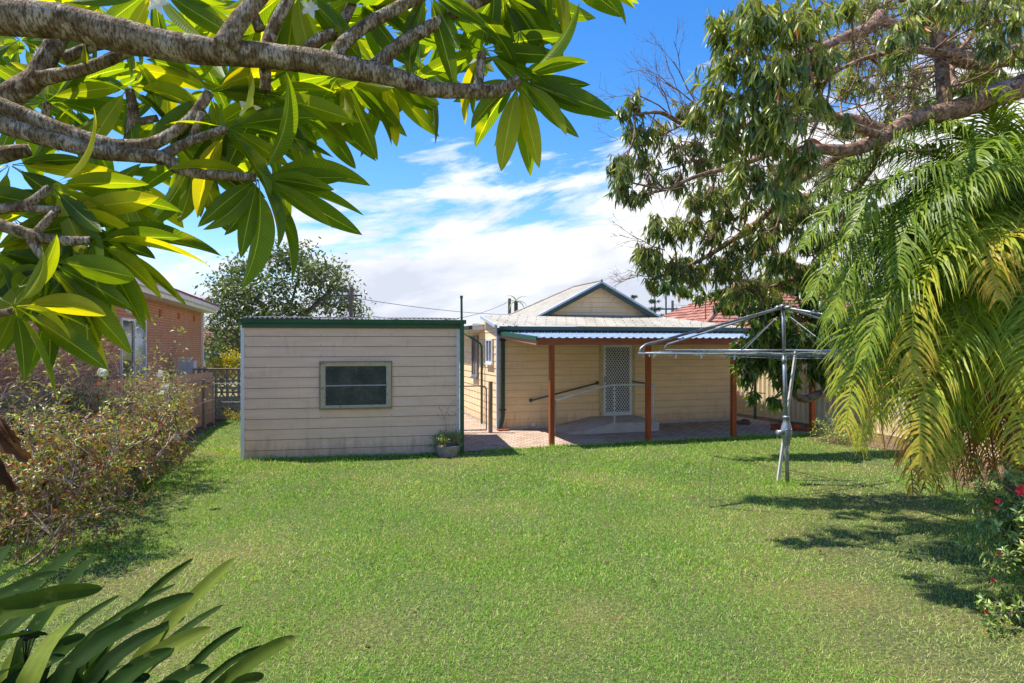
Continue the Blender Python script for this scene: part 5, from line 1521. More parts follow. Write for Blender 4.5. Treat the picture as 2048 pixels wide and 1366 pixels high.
m = MB(); m.lathe((pp[0] - .1, pp[1] - .17, .235), [(0.0, -.03), (.08, -.02), (.11, .01), (.08, .04), (0, .055)], 9)
tag(m.build('rock', surf('tan_rock', L(170, 140, 114), L(196, 170, 144), 9, rough=.9)), 'tan stone lying in the ribbed grey pot', 'stone')

# ------------------------------------------------------------------ clothes hoist
hb = P(1575, 968, 11.02); ht = P(1566, 612, 11.02)
hoist = thing('clothes_hoist', 'rotary clothes hoist of galvanised pipe standing on the lawn', 'clothes line', (hb[0], hb[1], 0))
ax = (ht - hb)


def hp(z): return hb + ax * (z / ht[2])


m = MB(); m.tube([hp(-.02), hp(1.15)], .033, 14); m.tube([hp(0.80), hp(0.83)], .042, 14); m.build('lower_pole', M['galv'], hoist, world=True, smooth=True)
m = MB(); m.tube([hp(1.1), hp(2.2)], .033, 14); m.tube([hp(2.05), hp(2.14)], .041, 14); m.tube([hp(2.14), hp(3.0)], .028, 12); m.build('upper_pole', M['galv'], hoist, world=True, smooth=True)
m = MB(); c = hp(0.75)
m.lathe(c, [(0.048, -.10), (.062, -.06), (.066, .0), (.085, .06), (.092, .12), (.088, .2), (.07, .26), (.058, .30), (.05, .36), (.062, .37), (.062, .40), (.04, .41)], 18)
m.tube([c + [-.06, -.03, .14], c + [-.16, -.05, .12]], .045, 12); m.tube([c + [-.16, -.05, .12], c + [-.175, -.053, .12]], .055, 12)
m.tube([c + [.05, -.07, .18], c + [.05, -.10, .18]], .014, 8); m.tube([c + [-.03, -.08, .18], c + [-.03, -.105, .18]], .014, 8)
m.build('winding_gear', M['galv'], hoist, world=True, smooth=True)
arms = [np.array([-2.81, -1.44, 0]), np.array([-1.44, 2.81, 0]), np.array([2.81, 1.44, 0]), np.array([1.44, -2.81, 0])]
FH = 2.24
ends = [np.array([hb[0], hb[1], FH]) + a for a in arms]
topc = hp(2.99)
for a in arms:
    m = MB()
    e = np.array([hb[0], hb[1], 0]) + a
    W = [topc, topc + [a[0] * .06, a[1] * .06, -.03], np.array([hb[0] + a[0] * .5, hb[1] + a[1] * .5, 2.675]), np.array([hb[0] + a[0] * .88, hb[1] + a[1] * .88, 2.415]), np.array([hb[0] + a[0] * .955, hb[1] + a[1] * .955, 2.37]), np.array([hb[0] + a[0] * .985, hb[1] + a[1] * .985, 2.31]), np.array([hb[0] + a[0] * .992, hb[1] + a[1] * .992, FH])]
    m.tube(W, .020, 10); m.build('arm', M['galv'], hoist, world=True, smooth=True)
    m = MB(); m.tube([hp(FH + .03), np.array([hb[0] + a[0], hb[1] + a[1], FH])], .014, 8); m.build('spreader', M['galv'], hoist, world=True, smooth=True)
    m = MB(); m.tube([hp(FH + .03) + a * .30, hp(2.83) + a * .045], .005, 6); m.build('stay', M['wire'], hoist, world=True)
for k in range(4):
    m = MB(); p, q = ends[k], ends[(k + 1) % 4]
    if k in (1, 3): m.tube([p, q], .014, 8)
    else: m.tube([p, (p + q) / 2 + [0, 0, -.03], q], .0035, 5, smoothn=4)
    m.build('frame_rail', M['galv'], hoist, world=True)
m = MB()
for f_ in (.86, .72, .58, .44, .3):
    for k in range(4):
        c = np.array([hb[0], hb[1], FH]); p = c + arms[k] * f_; q = c + arms[(k + 1) % 4] * f_
        m.tube([p, (p + q) / 2 + [0, 0, -.07 * f_ - rng.uniform(0, .02)], q], .0028, 4, smoothn=6, cap=False)
m.build('wires', M['wire'], hoist, world=True)
m = MB(); m.tube([hp(3.0), hp(3.04)], .055, 12)
for a in arms: m.tube([topc, topc + a * .05], .03, 8)
m.build('hub', M['galv'], hoist, world=True, smooth=True)
# pegs
pegm = [surf('white_peg', L(196, 200, 204), L(220, 224, 228), 5), surf('blue_peg', L(110, 140, 190), L(130, 160, 205), 5), surf('pink_peg', L(190, 120, 150), L(205, 140, 165), 5)]
pspec = [(0, 0.15), (3, .95), (3, .88), (3, .8), (3, .7), (3, .55), (3, .4), (3, .3), (0, .35), (0, .6), (0, .8)]
first = True
for k, u in pspec:
    p, q = ends[k], ends[(k + 1) % 4]
    # the near wire runs from arm 3 back to arm 0
    c = p + (q - p) * u + np.array([0, 0, -.03 * 4 * u * (1 - u)])
    m = MB(); m.box(c[0] - .006, c[0] + .006, c[1] - .01, c[1] + .01, c[2] - .055, c[2] + .02); m.beam(c + [.012, 0, .02], c + [.004, 0, -.055], .008, .018)
    mm_ = pegm[1] if first else pegm[0]
    o = m.build('clothes_peg', mm_)
    tag(o, 'blue clothes peg, the coloured one on the hoist line' if first else 'pale clothes peg clipped on a wire of the clothes hoist', 'peg', 'clothes pegs on the hoist')
    first = False
# timber prop
pr_ = thing('timber_prop', 'long peeling timber stake leaning behind the hoist pole', 'stake', tuple(P(1559, 958, 11.3) * [1, 1, 0]))
m = MB(); m.beam(P(1556, 962, 11.3), P(1592, 702, 11.4), .04, .055, up=(0, 1, 0)); m.build('stake', M['rust'], pr_, world=True)

# ------------------------------------------------------------------ left: fence, breeze wall, rack
FL = [np.array([-9.0, 19.6]), np.array([-8.55, 16.2]), np.array([-8.15, 12.0]), np.array([-7.7, 7.0]), np.array([-7.5, 3.0])]
fence = thing('paling_fence', 'weathered brown timber paling fence along the left boundary', 'fence', (FL[0][0], FL[0][1], 0))
m = MB(); rl = MB()
for i in range(len(FL) - 1):
    A, B = FL[i], FL[i + 1]; Ls = np.linalg.norm(B - A); d = (B - A) / Ls; nr = np.array([-d[1], d[0]])
    if nr[0] < 0: nr = -nr
    k = 0.0
    while k < Ls:
        p = A + d * k - nr * .03; q = A + d * min(Ls, k + .098) - nr * .03
        dist = k + (0 if i == 0 else 3.4)
        h = 1.50 + min(.12, dist * .02) + rng.uniform(-.015, .02)
        th = rng.uniform(.008, .016)
        m.hexa([(*p, .0), (*q, .0), (*(q + nr * th), .0), (*(p + nr * th), .0), (*p, h), (*q, h + .005), (*(q + nr * th), h + .005), (*(p + nr * th), h)])
        k += .1
    for z in (.35, 1.28): rl.beam((*(A + nr * .02), z), (*(B + nr * .02), z), .05, .075)
m.build('palings', M['palings'], fence, world=True); rl.build('rails', M['palings'], fence, world=True)
for (x, y, w, h, mm_) in ((-8.62, 18.2, .09, 1.36, 'greytimber'), (-8.38, 16.2, .15, 1.5, 'palings'), (-8.1, 13.8, .1, 1.4, 'palings'), (-7.95, 11.4, .1, 1.4, 'palings'), (-7.7, 9.0, .1, 1.4, 'palings')):
    m = MB(); m.box(x - w / 2, x + w / 2, y - w / 2, y + w / 2, 0, h); m.build('post', M[mm_], fence, world=True)
# breeze blocks
bw = thing('breeze_block_screen', 'old openwork concrete breeze block screen beside the shed', 'wall', (-9.75, 20.3, 0))
m = MB(); S_ = .355
for r_ in range(4):
    for c in range(8):
        x0 = -9.95 + c * S_; z0 = .14 + r_ * S_; y0, y1 = 20.25, 20.36; t_ = .022
        m.box(x0, x0 + S_ - .006, y0, y1, z0, z0 + t_); m.box(x0, x0 + S_ - .006, y0, y1, z0 + S_ - t_ - .006, z0 + S_ - .006)
        m.box(x0, x0 + t_, y0 + .002, y1 - .002, z0 + t_, z0 + S_ - t_); m.box(x0 + S_ - t_ - .006, x0 + S_ - .006, y0 + .002, y1 - .002, z0 + t_, z0 + S_ - t_)
        for (cx, cz, a0_) in ((x0, z0, 0), (x0 + S_ - .006, z0, 90), (x0 + S_ - .006, z0 + S_ - .006, 180), (x0, z0 + S_ - .006, 270)):
            prev = None
            for k in range(7):
                a = R(a0_ + 90 * k / 6); rr = S_ * .47
                p = (cx + rr * math.cos(a), (y0 + y1) / 2, cz + rr * math.sin(a))
                if prev: m.beam(prev, p, .075, .02, up=(0, 0, 1) if True else None)
                prev = p
m.box(-9.95, -7.1, 20.24, 20.37, 0, .135)
m.build('blocks', M['breeze'], bw, world=True)
m = MB(); m.box(-9.97, -7.1, 20.22, 20.39, .14 + 4 * S_, .14 + 4 * S_ + .03); m.build('coping', M['breeze'], bw, world=True)
rk = thing('pipe_rack', 'thin metal pipe rack standing before the breeze block screen', 'rack', (-8.78, 19.2, 0))
m = MB(); m.tube([P(427, 849, 19.1), P(427, 766, 19.1)], .022, 8); m.build('post', M['galv'], rk, world=True)
for y in (767, 774, 804, 811):
    m = MB(); m.tube([P(415 if y < 800 else 436, y, 19.1), P(500, y, 19.1)], .012, 6); m.build('rung', M['galv'], rk, world=True)
m = MB(); m.tube([P(497, 849, 19.1), P(497, 766, 19.1)], .022, 8); m.build('post', M['galv'], rk, world=True)

# ------------------------------------------------------------------ brick house left
BC = P(403, 685, 29.0)[:2]; bdir = np.array([.30, -1.0]); bdir /= np.linalg.norm(bdir)
bt = math.atan2(bdir[1], bdir[0])
bh = thing('brick_house', 'orange brick house with white eaves and brown tiles over the left fence', 'house', (BC[0], BC[1], 0), bt)
# local x runs from far corner towards the camera, local +y to the right of it = outward? compute
out = np.array([-math.sin(bt), math.cos(bt)])       # local +y in world
# wall faces +y local (towards the yard, world +x)


def bray(px, py):      # intersection with the wall plane, local (x,z)
    r_ = (px - CX) / F
    # BC + bdir*s : X = r*Y
    s = (r_ * BC[1] - BC[0]) / (bdir[0] - r_ * bdir[1]); Y = BC[1] + bdir[1] * s
    return s, H - (py - CY) / F * Y


_, zg = bray(403, 620)
WH = zg - .12
BL = 20.0
m = MB(); m.box(0, BL, -8, 0, -.02, WH); m.build('wall', M['brick'], bh)
m = MB(); m.box(-.5, BL, -.02, .52, WH + .002, WH + .03); m.build('soffit', M['white'], bh)
m = MB(); m.box(-.52, BL, .52, .55, WH, WH + .24); m.box(-.55, -.52, -8, .55, WH, WH + .24); m.build('fascia', M['white'], bh)
m = MB(); m.box(-.64, BL, .552, .66, WH + .14, WH + .27); m.box(-.66, -.552, -8, .66, WH + .142, WH + .268); m.build('gutter', M['white'], bh)
e = .6; hr = 4.6 * .40
m = MB(); m.steps((-e, e, WH + .26), (BL, e, WH + .26), (4.0, -4, WH + .26 + hr), (BL, -4, WH + .26 + hr), 16)
rf = m.build('roof', M['browntile'], bh, uv=True)
m = MB(); m.steps((-e, -8.6, WH + .26), (-e, e, WH + .26), (4.0, -4, WH + .26 + hr), (4.0, -4.001, WH + .26 + hr), 16); m.build('roof', M['browntile'], bh, uv=True)
m = MB(); m.tube([(-e, e, WH + .3), (4.0, -4, WH + .3 + hr)], .09, 8); m.build('ridge_tiles', M['browntile'], rf)
m = MB(); m.box(.02, .14, .003, .10, 0, WH); m.build('downpipe', M['white'], bh)
for (px, py) in ((320, 626), (357, 632), (388, 637)):
    s, z = bray(px, py); m = MB(); m.box(s - .16, s + .16, .002, .02, z - .12, z + .12); m.build('wall_vent', M['redbrick'], bh)
s0, z1 = bray(289, 641); s1, _ = bray(239, 638); z0 = 0.9
m = MB(); f = .07
for (a, b, c, d) in ((s0, s0 + f, z0, z1), (s1 - f, s1, z0, z1), (s0 + f, s1 - f, z1 - f, z1), (s0 + f, s1 - f, z0, z0 + f), ((s0 + s1) / 2 - .04, (s0 + s1) / 2 + .04, z0 + f, z1 - f)):
    m.box(a, b, .002, .06, c, d)
w = m.build('window', M['white'], bh)
m = MB(); m.box(s0 + f, (s0 + s1) / 2 - .04, .004, .02, z0 + f, z1 - f); m.build('pane', M['glassblue'], w)
m = MB(); m.box((s0 + s1) / 2 + .04, s1 - f, .004, .02, z0 + f, z1 - f); m.build('pane', M['glass'], w)
wu = thing('water_heater', 'white box water heater with flared cap beside the orange brick wall', 'water heater', tuple(P(375, 800, 23.0) * [1, 1, 0]), bt)
m = MB(); m.box(-.3, .3, -.25, .25, 0, H - (722 - CY) / F * 23.0); m.build('casing', M['greytrim'], wu)
zt = H - (722 - CY) / F * 23.0
m = MB(); m.hexa([(-.05, -.2, zt), (.25, -.2, zt), (.25, .1, zt), (-.05, .1, zt), (-.12, -.27, zt + .13), (.32, -.27, zt + .13), (.32, .17, zt + .13), (-.12, .17, zt + .13)]); m.build('cap', M['white'], wu)

# distant cream house
dh = thing('distant_house', 'small distant cream house with brown roof left of the shed', 'house', (P(430, 700, 48)[0], 48.0, 0))
m = MB(); c = P(430, 712, 48); m.box(-5, 6, 0, 6, 0, 2.2); m.build('wall', M['peach'], dh)
m = MB(); m.steps((-5.5, -.5, 2.2), (6.5, -.5, 2.2), (-2, 3, 3.6), (3, 3, 3.6), 8); m.build('roof', M['browntile'], dh, uv=True)
m = MB(); m.box(-1.2, .4, -.05, -.002, 1.0, 1.9); m.build('window', M['glass'], dh)

# ------------------------------------------------------------------ right neighbour house
nh = thing('neighbour_house', 'neighbouring house with red terracotta tiled hip roof behind the right fence', 'house', (14.0, 30.0, 0), R(10))
m = MB(); m.box(-5.2, 9, 0, 9, 0, 2.9); m.build('wall', M['brick'], nh)
m = MB(); m.steps((-6.0, -.6, 2.85), (10, -.6, 2.85), (-1.2, 4.5, 5.6), (6, 4.5, 5.6), 17, out=.04); rf = m.build('roof', M['redtile'], nh, uv=True)
m = MB(); m.steps((-6.0, 9.6, 2.85), (-6.0, -.6, 2.85), (-1.2, 4.5, 5.6), (-1.2, 4.499, 5.6), 17, out=.04); m.build('roof', M['redtile'], nh, uv=True)
m = MB(); m.tube([(-6, -.6, 2.9), (-1.2, 4.5, 5.66)], .11, 8); m.tube([(-1.2, 4.5, 5.66), (6, 4.5, 5.66)], .11, 8); m.build('ridge_tiles', M['redtile'], rf)
m = MB(); m.box(-6.1, 10, -.75, -.62, 2.75, 2.9); m.build('gutter', M['white'], nh)

# steel fence right
SFd = np.array([.40, -1.0]); SFd /= np.linalg.norm(SFd)
s0 = np.array([7.55, 21.9])
sf = thing('steel_fence', 'cream ribbed steel panel fence along the right boundary', 'fence', (s0[0], s0[1], 0))
# fence turns to run nearly along the yard once past the camera's view
corners = [s0, s0 + SFd * 5.6, s0 + SFd * 5.6 + np.array([.8, -12.0])]
for A, B in zip(corners[:-1], corners[1:]):
    Ls = np.linalg.norm(B - A); d = (B - A) / Ls; nr = np.array([d[1], -d[0]])
    k = 0.0; seg = 2.36
    while k < Ls - .05:
        e_ = min(Ls, k + seg); m = MB()
        nn = int((e_ - k) / .0475); vs, fs = [], []
        for i in range(nn + 1):
            q = k + (e_ - k) * i / nn; off = .03 if (i // 2) % 2 else -.03
            p = A + d * q + nr * off
            vs += [(*p, .03), (*p, 1.56)]
        for i in range(nn): fs.append((2 * i, 2 * i + 2, 2 * i + 3, 2 * i + 1))
        m.add(vs, fs); m.build('panel', M['creamsteel'], sf, world=True)
        m = MB(); p = A + d * k; q = A + d * e_
        m.beam((*p, 1.57), (*q, 1.57), .055, .045); m.build('rail', M['creamsteel'], sf, world=True); m = MB(); m.beam((*p, .05), (*q, .05), .05, .045); m.build('rail', M['creamsteel'], sf, world=True)
        m = MB(); p = A + d * k; m.box(p[0] - .03, p[0] + .03, p[1] - .03, p[1] + .03, 0, 1.6); m.build('post', M['creamsteel'], sf, world=True)
        k = e_
gpst = P(1510, 834, 20.3)
m = MB(); m.box(gpst[0] - .035, gpst[0] + .035, 20.27, 20.33, 0, 1.35)
tag(m.build('fence_post', M['green']), 'green painted steel post between the cottage and the cream fence', 'post')
m = MB()
for z in (.25, .55, .85, 1.15):
    a_ = np.array([6.85, 20.1, z]); m.tube([a_, [gpst[0], 20.3, z]], .004, 4)
for k in range(6):
    x = 6.85 + (gpst[0] - 6.85) * (k + .5) / 6; m.tube([(x, 20.15, .2), (x, 20.15, 1.2)], .003, 4)
tag(m.build('wire_panel', M['wire']), 'thin wire mesh panel beside the green post', 'wire panel')

# bricks and rocks by the fence
bpos = [(1552, 841, 0), (1560, 846, 0), (1572, 850, 0), (1556, 838, 1), (1566, 842, 1), (1585, 848, 0), (1592, 852, 0), (1588, 842, 1), (1600, 853, 0), (1605, 856, 0)]
BY = 17.7
proto = None
labs = 'loose red brick in the heap by the cream steel fence'
for i, (px, py, lv_) in enumerate(bpos):
    x = (px - CX) / F * BY; y = BY + rng.uniform(-.25, .35)
    m = MB()
    if proto is None:
        m.box(-.115, .115, -.055, .055, 0, .076)
        o = m.build('brick', M['redbrick']); proto = o
    else:
        o = proto.copy(); COL.objects.link(o)
    o.location = (x, y, .01 + (.08 if lv_ else 0) + (i % 3) * .002); o.rotation_euler = (0, 0, rng.uniform(-.8, .8))
    tag(o, labs, 'brick', 'loose bricks by the fence')
for (px, sz, lab) in ((1478, .11, 'dark lump of rock just right of the third verandah post'), (1490, .15, 'larger brown rock left of the green fence post')):
    m = MB(); x = (px - CX) / F * 19.0
    m.lathe((x, 19.0, 0), [(0, 0), (sz, 0), (sz * 1.1, sz * .4), (sz * .8, sz * .9), (sz * .3, sz * 1.1), (0, sz * 1.1)], 8)
    tag(m.build('rock', surf('brown_rock', L(96, 76, 62), L(130, 106, 88), 12, rough=.9, bump=.6)), lab, 'rock')

# ------------------------------------------------------------------ poles and wires


def upole(px, top, Y, r_, label, arm=True, base=0.0, mat='pole', cat='pole', name='utility_pole'):
    x = (px - CX) / F * Y; zt = P(px, top, Y)[2]
    t = thing(name, label, cat, (x, Y, 0))
    m = MB(); m.tube([(x, Y, 0), (x, Y, zt)], [r_, r_ * .8], 10); m.build('pole', M[mat], t, world=True)
    if arm:
        m = MB(); m.box(x - .9 * Y / 52, x + .9 * Y / 52, Y - .08, Y - .02, zt - .75 * Y / 52, zt - .62 * Y / 52); m.build('crossarm', M[mat], t, world=True)
        for dx in (-.8, -.3, .3, .8):
            m = MB(); m.tube([(x + dx * Y / 52, Y - .05, zt - .62 * Y / 52), (x + dx * Y / 52, Y - .05, zt - .45 * Y / 52)], .04, 6)
            m.build('insulator', M['white'], t, world=True)
    return np.array([x, Y, zt])


p1 = upole(702, 574, 31.0, .11, 'timber power pole in front of the big gum behind the shed')
p2 = upole(1019, 597, 52.0, .16, 'timber power pole peeking over the left slope of the cottage roof', arm=False)
p3 = upole(1345, 601, 60.0, .14, 'timber power pole on the skyline between pines and red roof')
upole(1332, 568, 40.0, .06, 'slim green mast right of the cottage gable', arm=False, mat='green', cat='mast', name='mast')
upole(1411, 602, 30.0, .035, 'thin rust coloured rod before the red tiled roof', arm=False, mat='redbrick', cat='mast', name='mast')
pL = np.array([-40.0, 60.0, 7.6]); pR = np.array([46.0, 60.0, 6.6])
for (A, B, sag, lab) in ((p1 - [0, 0, .5], np.array([4.0, 58, 5.0]), .4, 'upper power line running right from the pole behind the shed'),
                         (p1 - [0, 0, 1.2], p2 - [0, 0, .2], .9, 'sagging black cable between the two nearer power poles'),
                         (pL, p1 - [0, 0, .45], .5, 'upper power line leaving the frame to the left of the gum'), (pL - [0, 0, .25], p1 - [0, 0, .7], .6, 'lower power line leaving the frame to the left of the gum'),
                         (p3 - [0, 0, .4], pR, .6, 'upper power line right of the skyline pole'), (p3 - [0, 0, .7], pR - [0, 0, .7], .9, 'middle power line right of the skyline pole'), (p3 - [0, 0, 1.1], pR - [0, 0, 1.5], .8, 'lowest power line right of the skyline pole')):
    m = MB(); pts = [A + (B - A) * u - np.array([0, 0, sag * 4 * u * (1 - u)]) for u in np.linspace(0, 1, 14)]
    m.tube(pts, .015, 5); tag(m.build('power_line', M['cable']), lab, 'power line', 'power lines')

# ------------------------------------------------------------------ grass, litter
wv = [(rng.uniform(.3, 3.2), rng.uniform(0, 2 * math.pi), rng.uniform(0, 2 * math.pi)) for _ in range(14)]


def patch(x, y):
    s = 0
    for k, a, ph in wv: s = s + np.sin(k * (x * math.cos(a) + y * math.sin(a)) + ph) / len(wv) ** .5
    return s


def inpoly(x, y, poly):
    ins = np.zeros(len(x), bool); n_ = len(poly); j = n_ - 1
    for i in range(n_):
        xi, yi = poly[i]; xj, yj = poly[j]
        c = ((yi > y) != (yj > y)) & (x < (xj - xi) * (y - yi) / (yj - yi + 1e-12) + xi)
        ins ^= c; j = i
    return ins


def lawn_pts(n, y0, y1, bed=0.06):
    y = rng.uniform(y0, y1, n); x = rng.uniform(-1, 1, n) * (y * .84 + .4)
    ok = (x > -9.2) & (x < 9.5)
    a, b = hl(x, y)
    edge = -3.16 + .06 * np.sin(a * 5) + .04 * np.sin(a * 13)
    ok &= ~((a > -2.4) & (a < 8.2) & (b > edge))
    ok &= ~((a >= 8.2) & (b > -1.6))
    c, s_ = math.cos(ST), math.sin(ST)
    lx = (x - SA[0]) * c + (y - SA[1]) * s_; ly_ = -(x - SA[0]) * s_ + (y - SA[1]) * c
    ok &= ~((lx > -.02) & (lx < SW + .02) & (ly_ > -.03) & (ly_ < 6.5))
    inb = inpoly(x, y, BED_L) | inpoly(x, y, BED_R)
    inr = inpoly(x, y, BED_R)
    ok &= (~inb) | (rng.random(n) < np.where(inr, .4, bed))
    thin = patch(x * .8, y * .8)
    for cx_, cy_, r_, a_ in ((-4.0, 6.6, 1.1, 2.4), (-3.2, 5.2, .8, 2.2), (-5.2, 8.6, 1.0, 2.0), (3.2, 5.0, .8, .7), (4.2, 7.6, .7, .9), (-1.0, 5.4, .6, 1.2), (1.6, 9.2, 1.2, 1.0)):
        thin = thin + a_ * np.exp(-((x - cx_) ** 2 + (y - cy_) ** 2) / r_ ** 2)
    ok &= rng.random(n) < np.clip(1.0 - .45 * np.maximum(0, thin - .1), .3, 1)
    return x[ok], y[ok], thin[ok]


def blades(x, y, thin, ln, wd):
    n_ = len(x)
    a = rng.uniform(0, 2 * math.pi, n_); l = ln * rng.uniform(.45, 1.35, n_) * np.clip(1 - .28 * patch(x * 2.1 + 5, y * 2.1), .55, 1.6); lean = rng.uniform(.25, 1.3, n_)
    z = np.full(n_, .0)
    d = np.stack([np.cos(a) * np.sin(lean), np.sin(a) * np.sin(lean), np.cos(lean)], 1)
    pa = rng.uniform(0, 2 * math.pi, n_); s_ = np.stack([np.cos(pa), np.sin(pa), np.zeros(n_)], 1) * (wd * rng.uniform(.6, 1.3, n_))[:, None]
    b = np.stack([x, y, z], 1)
    mid = b + d * (l * .55)[:, None]; tip = b + d * l[:, None]; tip[:, 2] -= l * .12
    V = np.stack([b - s_ / 2, b + s_ / 2, mid + s_ * .4, tip, mid - s_ * .4], 1).reshape(-1, 3)
    i = np.arange(n_) * 5
    Fc = np.stack([i, i + 1, i + 2, i + 4], 1); F2 = np.stack([i + 4, i + 2, i + 3, i + 3], 1)
    T = np.clip(.38 + .11 * thin + rng.normal(size=n_) * .19, 0, .84); dry = rng.random(n_) < (.10 + .11 * np.clip(thin, 0, 2)); T[dry] = rng.uniform(.8, 1, dry.sum())
    F3 = np.stack([i + 4, i + 2, i + 3], 1)
    return V, Fc, F3, np.repeat(T, 5)


parts = []
for (n_, y0, y1, ln, wd) in ((165000, 3.9, 6.5, .038, .0046), (180000, 6.5, 10, .042, .0066), (160000, 10, 15, .052, .010), (150000, 15, 23, .055, .013)):
    x, y, th = lawn_pts(n_, y0, y1)
    parts.append(blades(x, y, th, ln, wd))
Vs, Fs, Ts = [], [], []; off = 0
for V, Fc, F3, T in parts:
    Vs.append(V); Ts.append(T)
    # one triangle + one quad per blade, all as triangles
    tri = np.concatenate([Fc[:, [0, 1, 2]], Fc[:, [0, 2, 3]], F3]) + off
    Fs.append(tri); off += len(V)
gobj = build('grass', np.concatenate(Vs), np.concatenate(Fs), M['grass'], None, False, False, np.concatenate(Ts))
tag(gobj, 'short green lawn grass', 'grass', kind='stuff')
# longer grass tufts along edges of shed, patio, posts
ex, ey = [], []
for k in range(2600):
    u = rng.uniform(0, SW + .3); v = rng.uniform(-.16, -.03)
    ex.append(SA[0] + u * math.cos(ST) - v * math.sin(ST)); ey.append(SA[1] + u * math.sin(ST) + v * math.cos(ST))
for k in range(5200):
    a, b = rng.uniform(-1.2, 8.1), -3.16 + rng.normal() * .05
    w_ = hw(a, b); ex.append(w_[0]); ey.append(w_[1])
for (px, py) in ((1575, 968), (440, 900), (462, 905)):
    w_ = P(px, py, 3120 / (py - 685))
    for k in range(260): ex.append(w_[0] + rng.normal() * .16); ey.append(w_[1] + rng.normal() * .1)
ex = np.array(ex); ey = np.array(ey)
V, Fc, F3, T = blades(ex, ey, np.zeros(len(ex)), .09, .010)
tri = np.concatenate([Fc[:, [0, 1, 2]], Fc[:, [0, 2, 3]], F3])
tag(build('edge_grass', V, tri, M['grass'], None, False, False, T), 'longer grass along the shed foot and patio edge', 'grass', kind='stuff')
# litter
lv = Leaves()
n_ = 5200
y = rng.uniform(4.5, 20, n_); x = rng.uniform(-1, 1, n_) * y * .8
inb = inpoly(x, y, BED_L) | inpoly(x, y, BED_R)
a, b = hl(x, y)
ok = (inb | (rng.random(n_) < .035)) & ~((a > -2.5) & (a < 7.9) & (b > -3.1))
x = x[ok]; y = y[ok]; n_ = len(x)
lv.put(leaf_template(3, lance(.4, .7), .9, .2), np.stack([x, y, rng.uniform(.02, .045, n_)], 1), unit(rng.normal(size=(n_, 3)) * [1, 1, .15]), unit(rng.normal(size=(n_, 3)) * .35 + UP), rng.uniform(.04, .085, n_), 1, rng.uniform(0, .9, n_))
tag(lv.build('leaf_litter', M['deadleaf']), 'dry brown fallen leaves on soil and lawn', 'leaf litter', kind='stuff')

# ------------------------------------------------------------------ sky, sun, camera
SUN = Vector((0.41, -0.05, -0.91)).normalized()      # direction the light travels
elev = math.asin(-SUN.z); azim = math.atan2(-SUN.x, -SUN.y)
sl_ = bpy.data.lights.new('sun', 'SUN'); sl_.energy = 3.8; sl_.angle = R(0.53); sl_.color = (1.0, 0.955, 0.88)
so = bpy.data.objects.new('sun', sl_); COL.objects.link(so)
so.rotation_euler = (-SUN).to_track_quat('Z', 'Y').to_euler()
wd = bpy.data.worlds.new('World'); scene.world = wd; wd.use_nodes = True
nt = wd.node_tree; nt.nodes.clear()


class W(NT):
    def __init__(s): s.n = nt.nodes; s.l = nt.links; s.out = s.n.new('ShaderNodeOutputWorld')


w = W()
sky = w.add('ShaderNodeTexSky', sky_type='NISHITA', sun_disc=False, sun_elevation=elev, sun_rotation=azim, air_density=1.0, dust_density=0.4, ozone_density=2.2)
tc = w.add('ShaderNodeTexCoord'); sep = w.add('ShaderNodeSeparateXYZ'); w.link(tc.outputs['Generated'], sep.inputs[0])
x, y, z = sep.outputs
az_ = w.math('ARCTAN2', x, y)
hyp = w.math('SQRT', w.math('ADD', w.math('MULTIPLY', x, x), w.math('MULTIPLY', y, y)))
el = w.math('DIVIDE', z, w.math('MAXIMUM', hyp, 0.05))
cb = w.add('ShaderNodeCombineXYZ')
w.link(w.math('ADD', w.math('MULTIPLY', az_, 2.2), w.math('MULTIPLY', el, 1.2)), cb.inputs[0])
w.link(w.math('SUBTRACT', w.math('MULTIPLY', el, 8.0), w.math('MULTIPLY', az_, 1.6)), cb.inputs[1])
cb.inputs[2].default_value = 3.7
n1 = w.noise(cb.outputs[0], 1.5, 9, 0.6, 0.35)
n2 = w.noise(cb.outputs[0], 4.5, 6, 0.6, 0.3)
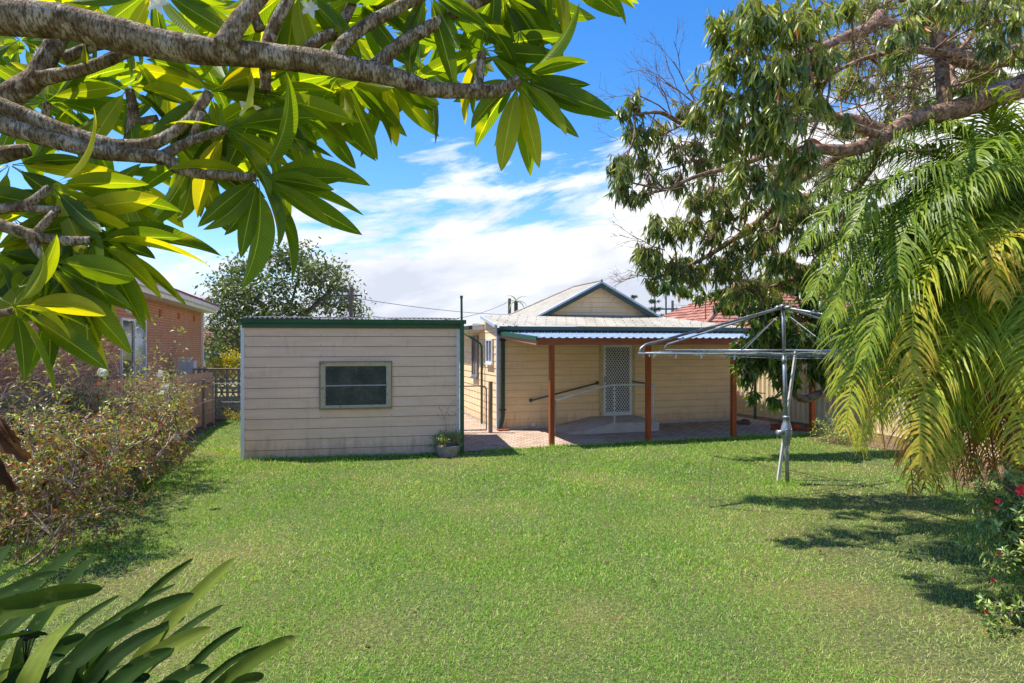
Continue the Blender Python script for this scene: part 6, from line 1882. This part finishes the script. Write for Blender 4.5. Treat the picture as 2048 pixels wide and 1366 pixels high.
T = w.math('MINIMUM', w.math('MAXIMUM', w.math('ADD', w.math('MULTIPLY', az_, 0.34), 0.255), 0.135), 0.37)
bias = w.math('MULTIPLY', w.math('SUBTRACT', T, el), 5.5)
dens = w.math('ADD', w.math('ADD', bias, w.math('MULTIPLY', w.math('SUBTRACT', n1, 0.5), 3.0)), w.math('MULTIPLY', w.math('SUBTRACT', n2, 0.5), 0.7))
mask = w.ramp(w.math('ADD', w.math('MULTIPLY', dens, 0.5), 0.5), [(0.47, (0, 0, 0)), (0.66, (1, 1, 1))])
shade = w.noise(cb.outputs[0], 2.6, 6, 0.55, 0.2)
ccol = w.ramp(w.math('ADD', w.math('MULTIPLY', shade, 0.7), w.math('MULTIPLY', el, 1.1)), [(0.36, (0.60, 0.645, 0.75)), (0.64, (0.98, 0.985, 1.0))])
hsv = w.add('ShaderNodeHueSaturation'); hsv.inputs['Saturation'].default_value = 1.38; hsv.inputs['Value'].default_value = 0.72
w.link(sky.outputs[0], hsv.inputs['Color'])
CK = 4.15
cc = w.mix(1.0, ccol, (CK, CK, CK, 1), 'MULTIPLY')
skyc = w.mix(1.0, hsv.outputs[0], (1.0, 1.0, 1.12, 1), 'MULTIPLY')
fin = w.mix(mask, skyc, cc)
bg = w.add('ShaderNodeBackground'); bg.inputs[1].default_value = 0.15
w.link(fin, bg.inputs[0]); w.link(bg.outputs[0], w.out.inputs[0])

cam = bpy.data.cameras.new('camera'); co_ = bpy.data.objects.new('camera', cam); COL.objects.link(co_)
co_.location = (0, 0, H); co_.rotation_euler = (R(90), 0, 0)
cam.sensor_width = 36.0; cam.lens = F / 2048 * 36.0; cam.clip_start = 0.05; cam.clip_end = 2000
cam.shift_y = (CY - 683.0) / 2048
scene.camera = co_
scene.view_settings.view_transform = 'Standard'; scene.view_settings.look = 'None'; scene.view_settings.gamma = 1
scene.view_settings.exposure = 1.0
scene.cycles.max_bounces = 8; scene.cycles.transmission_bounces = 4; scene.cycles.diffuse_bounces = 4
scene.cycles.use_denoising = True
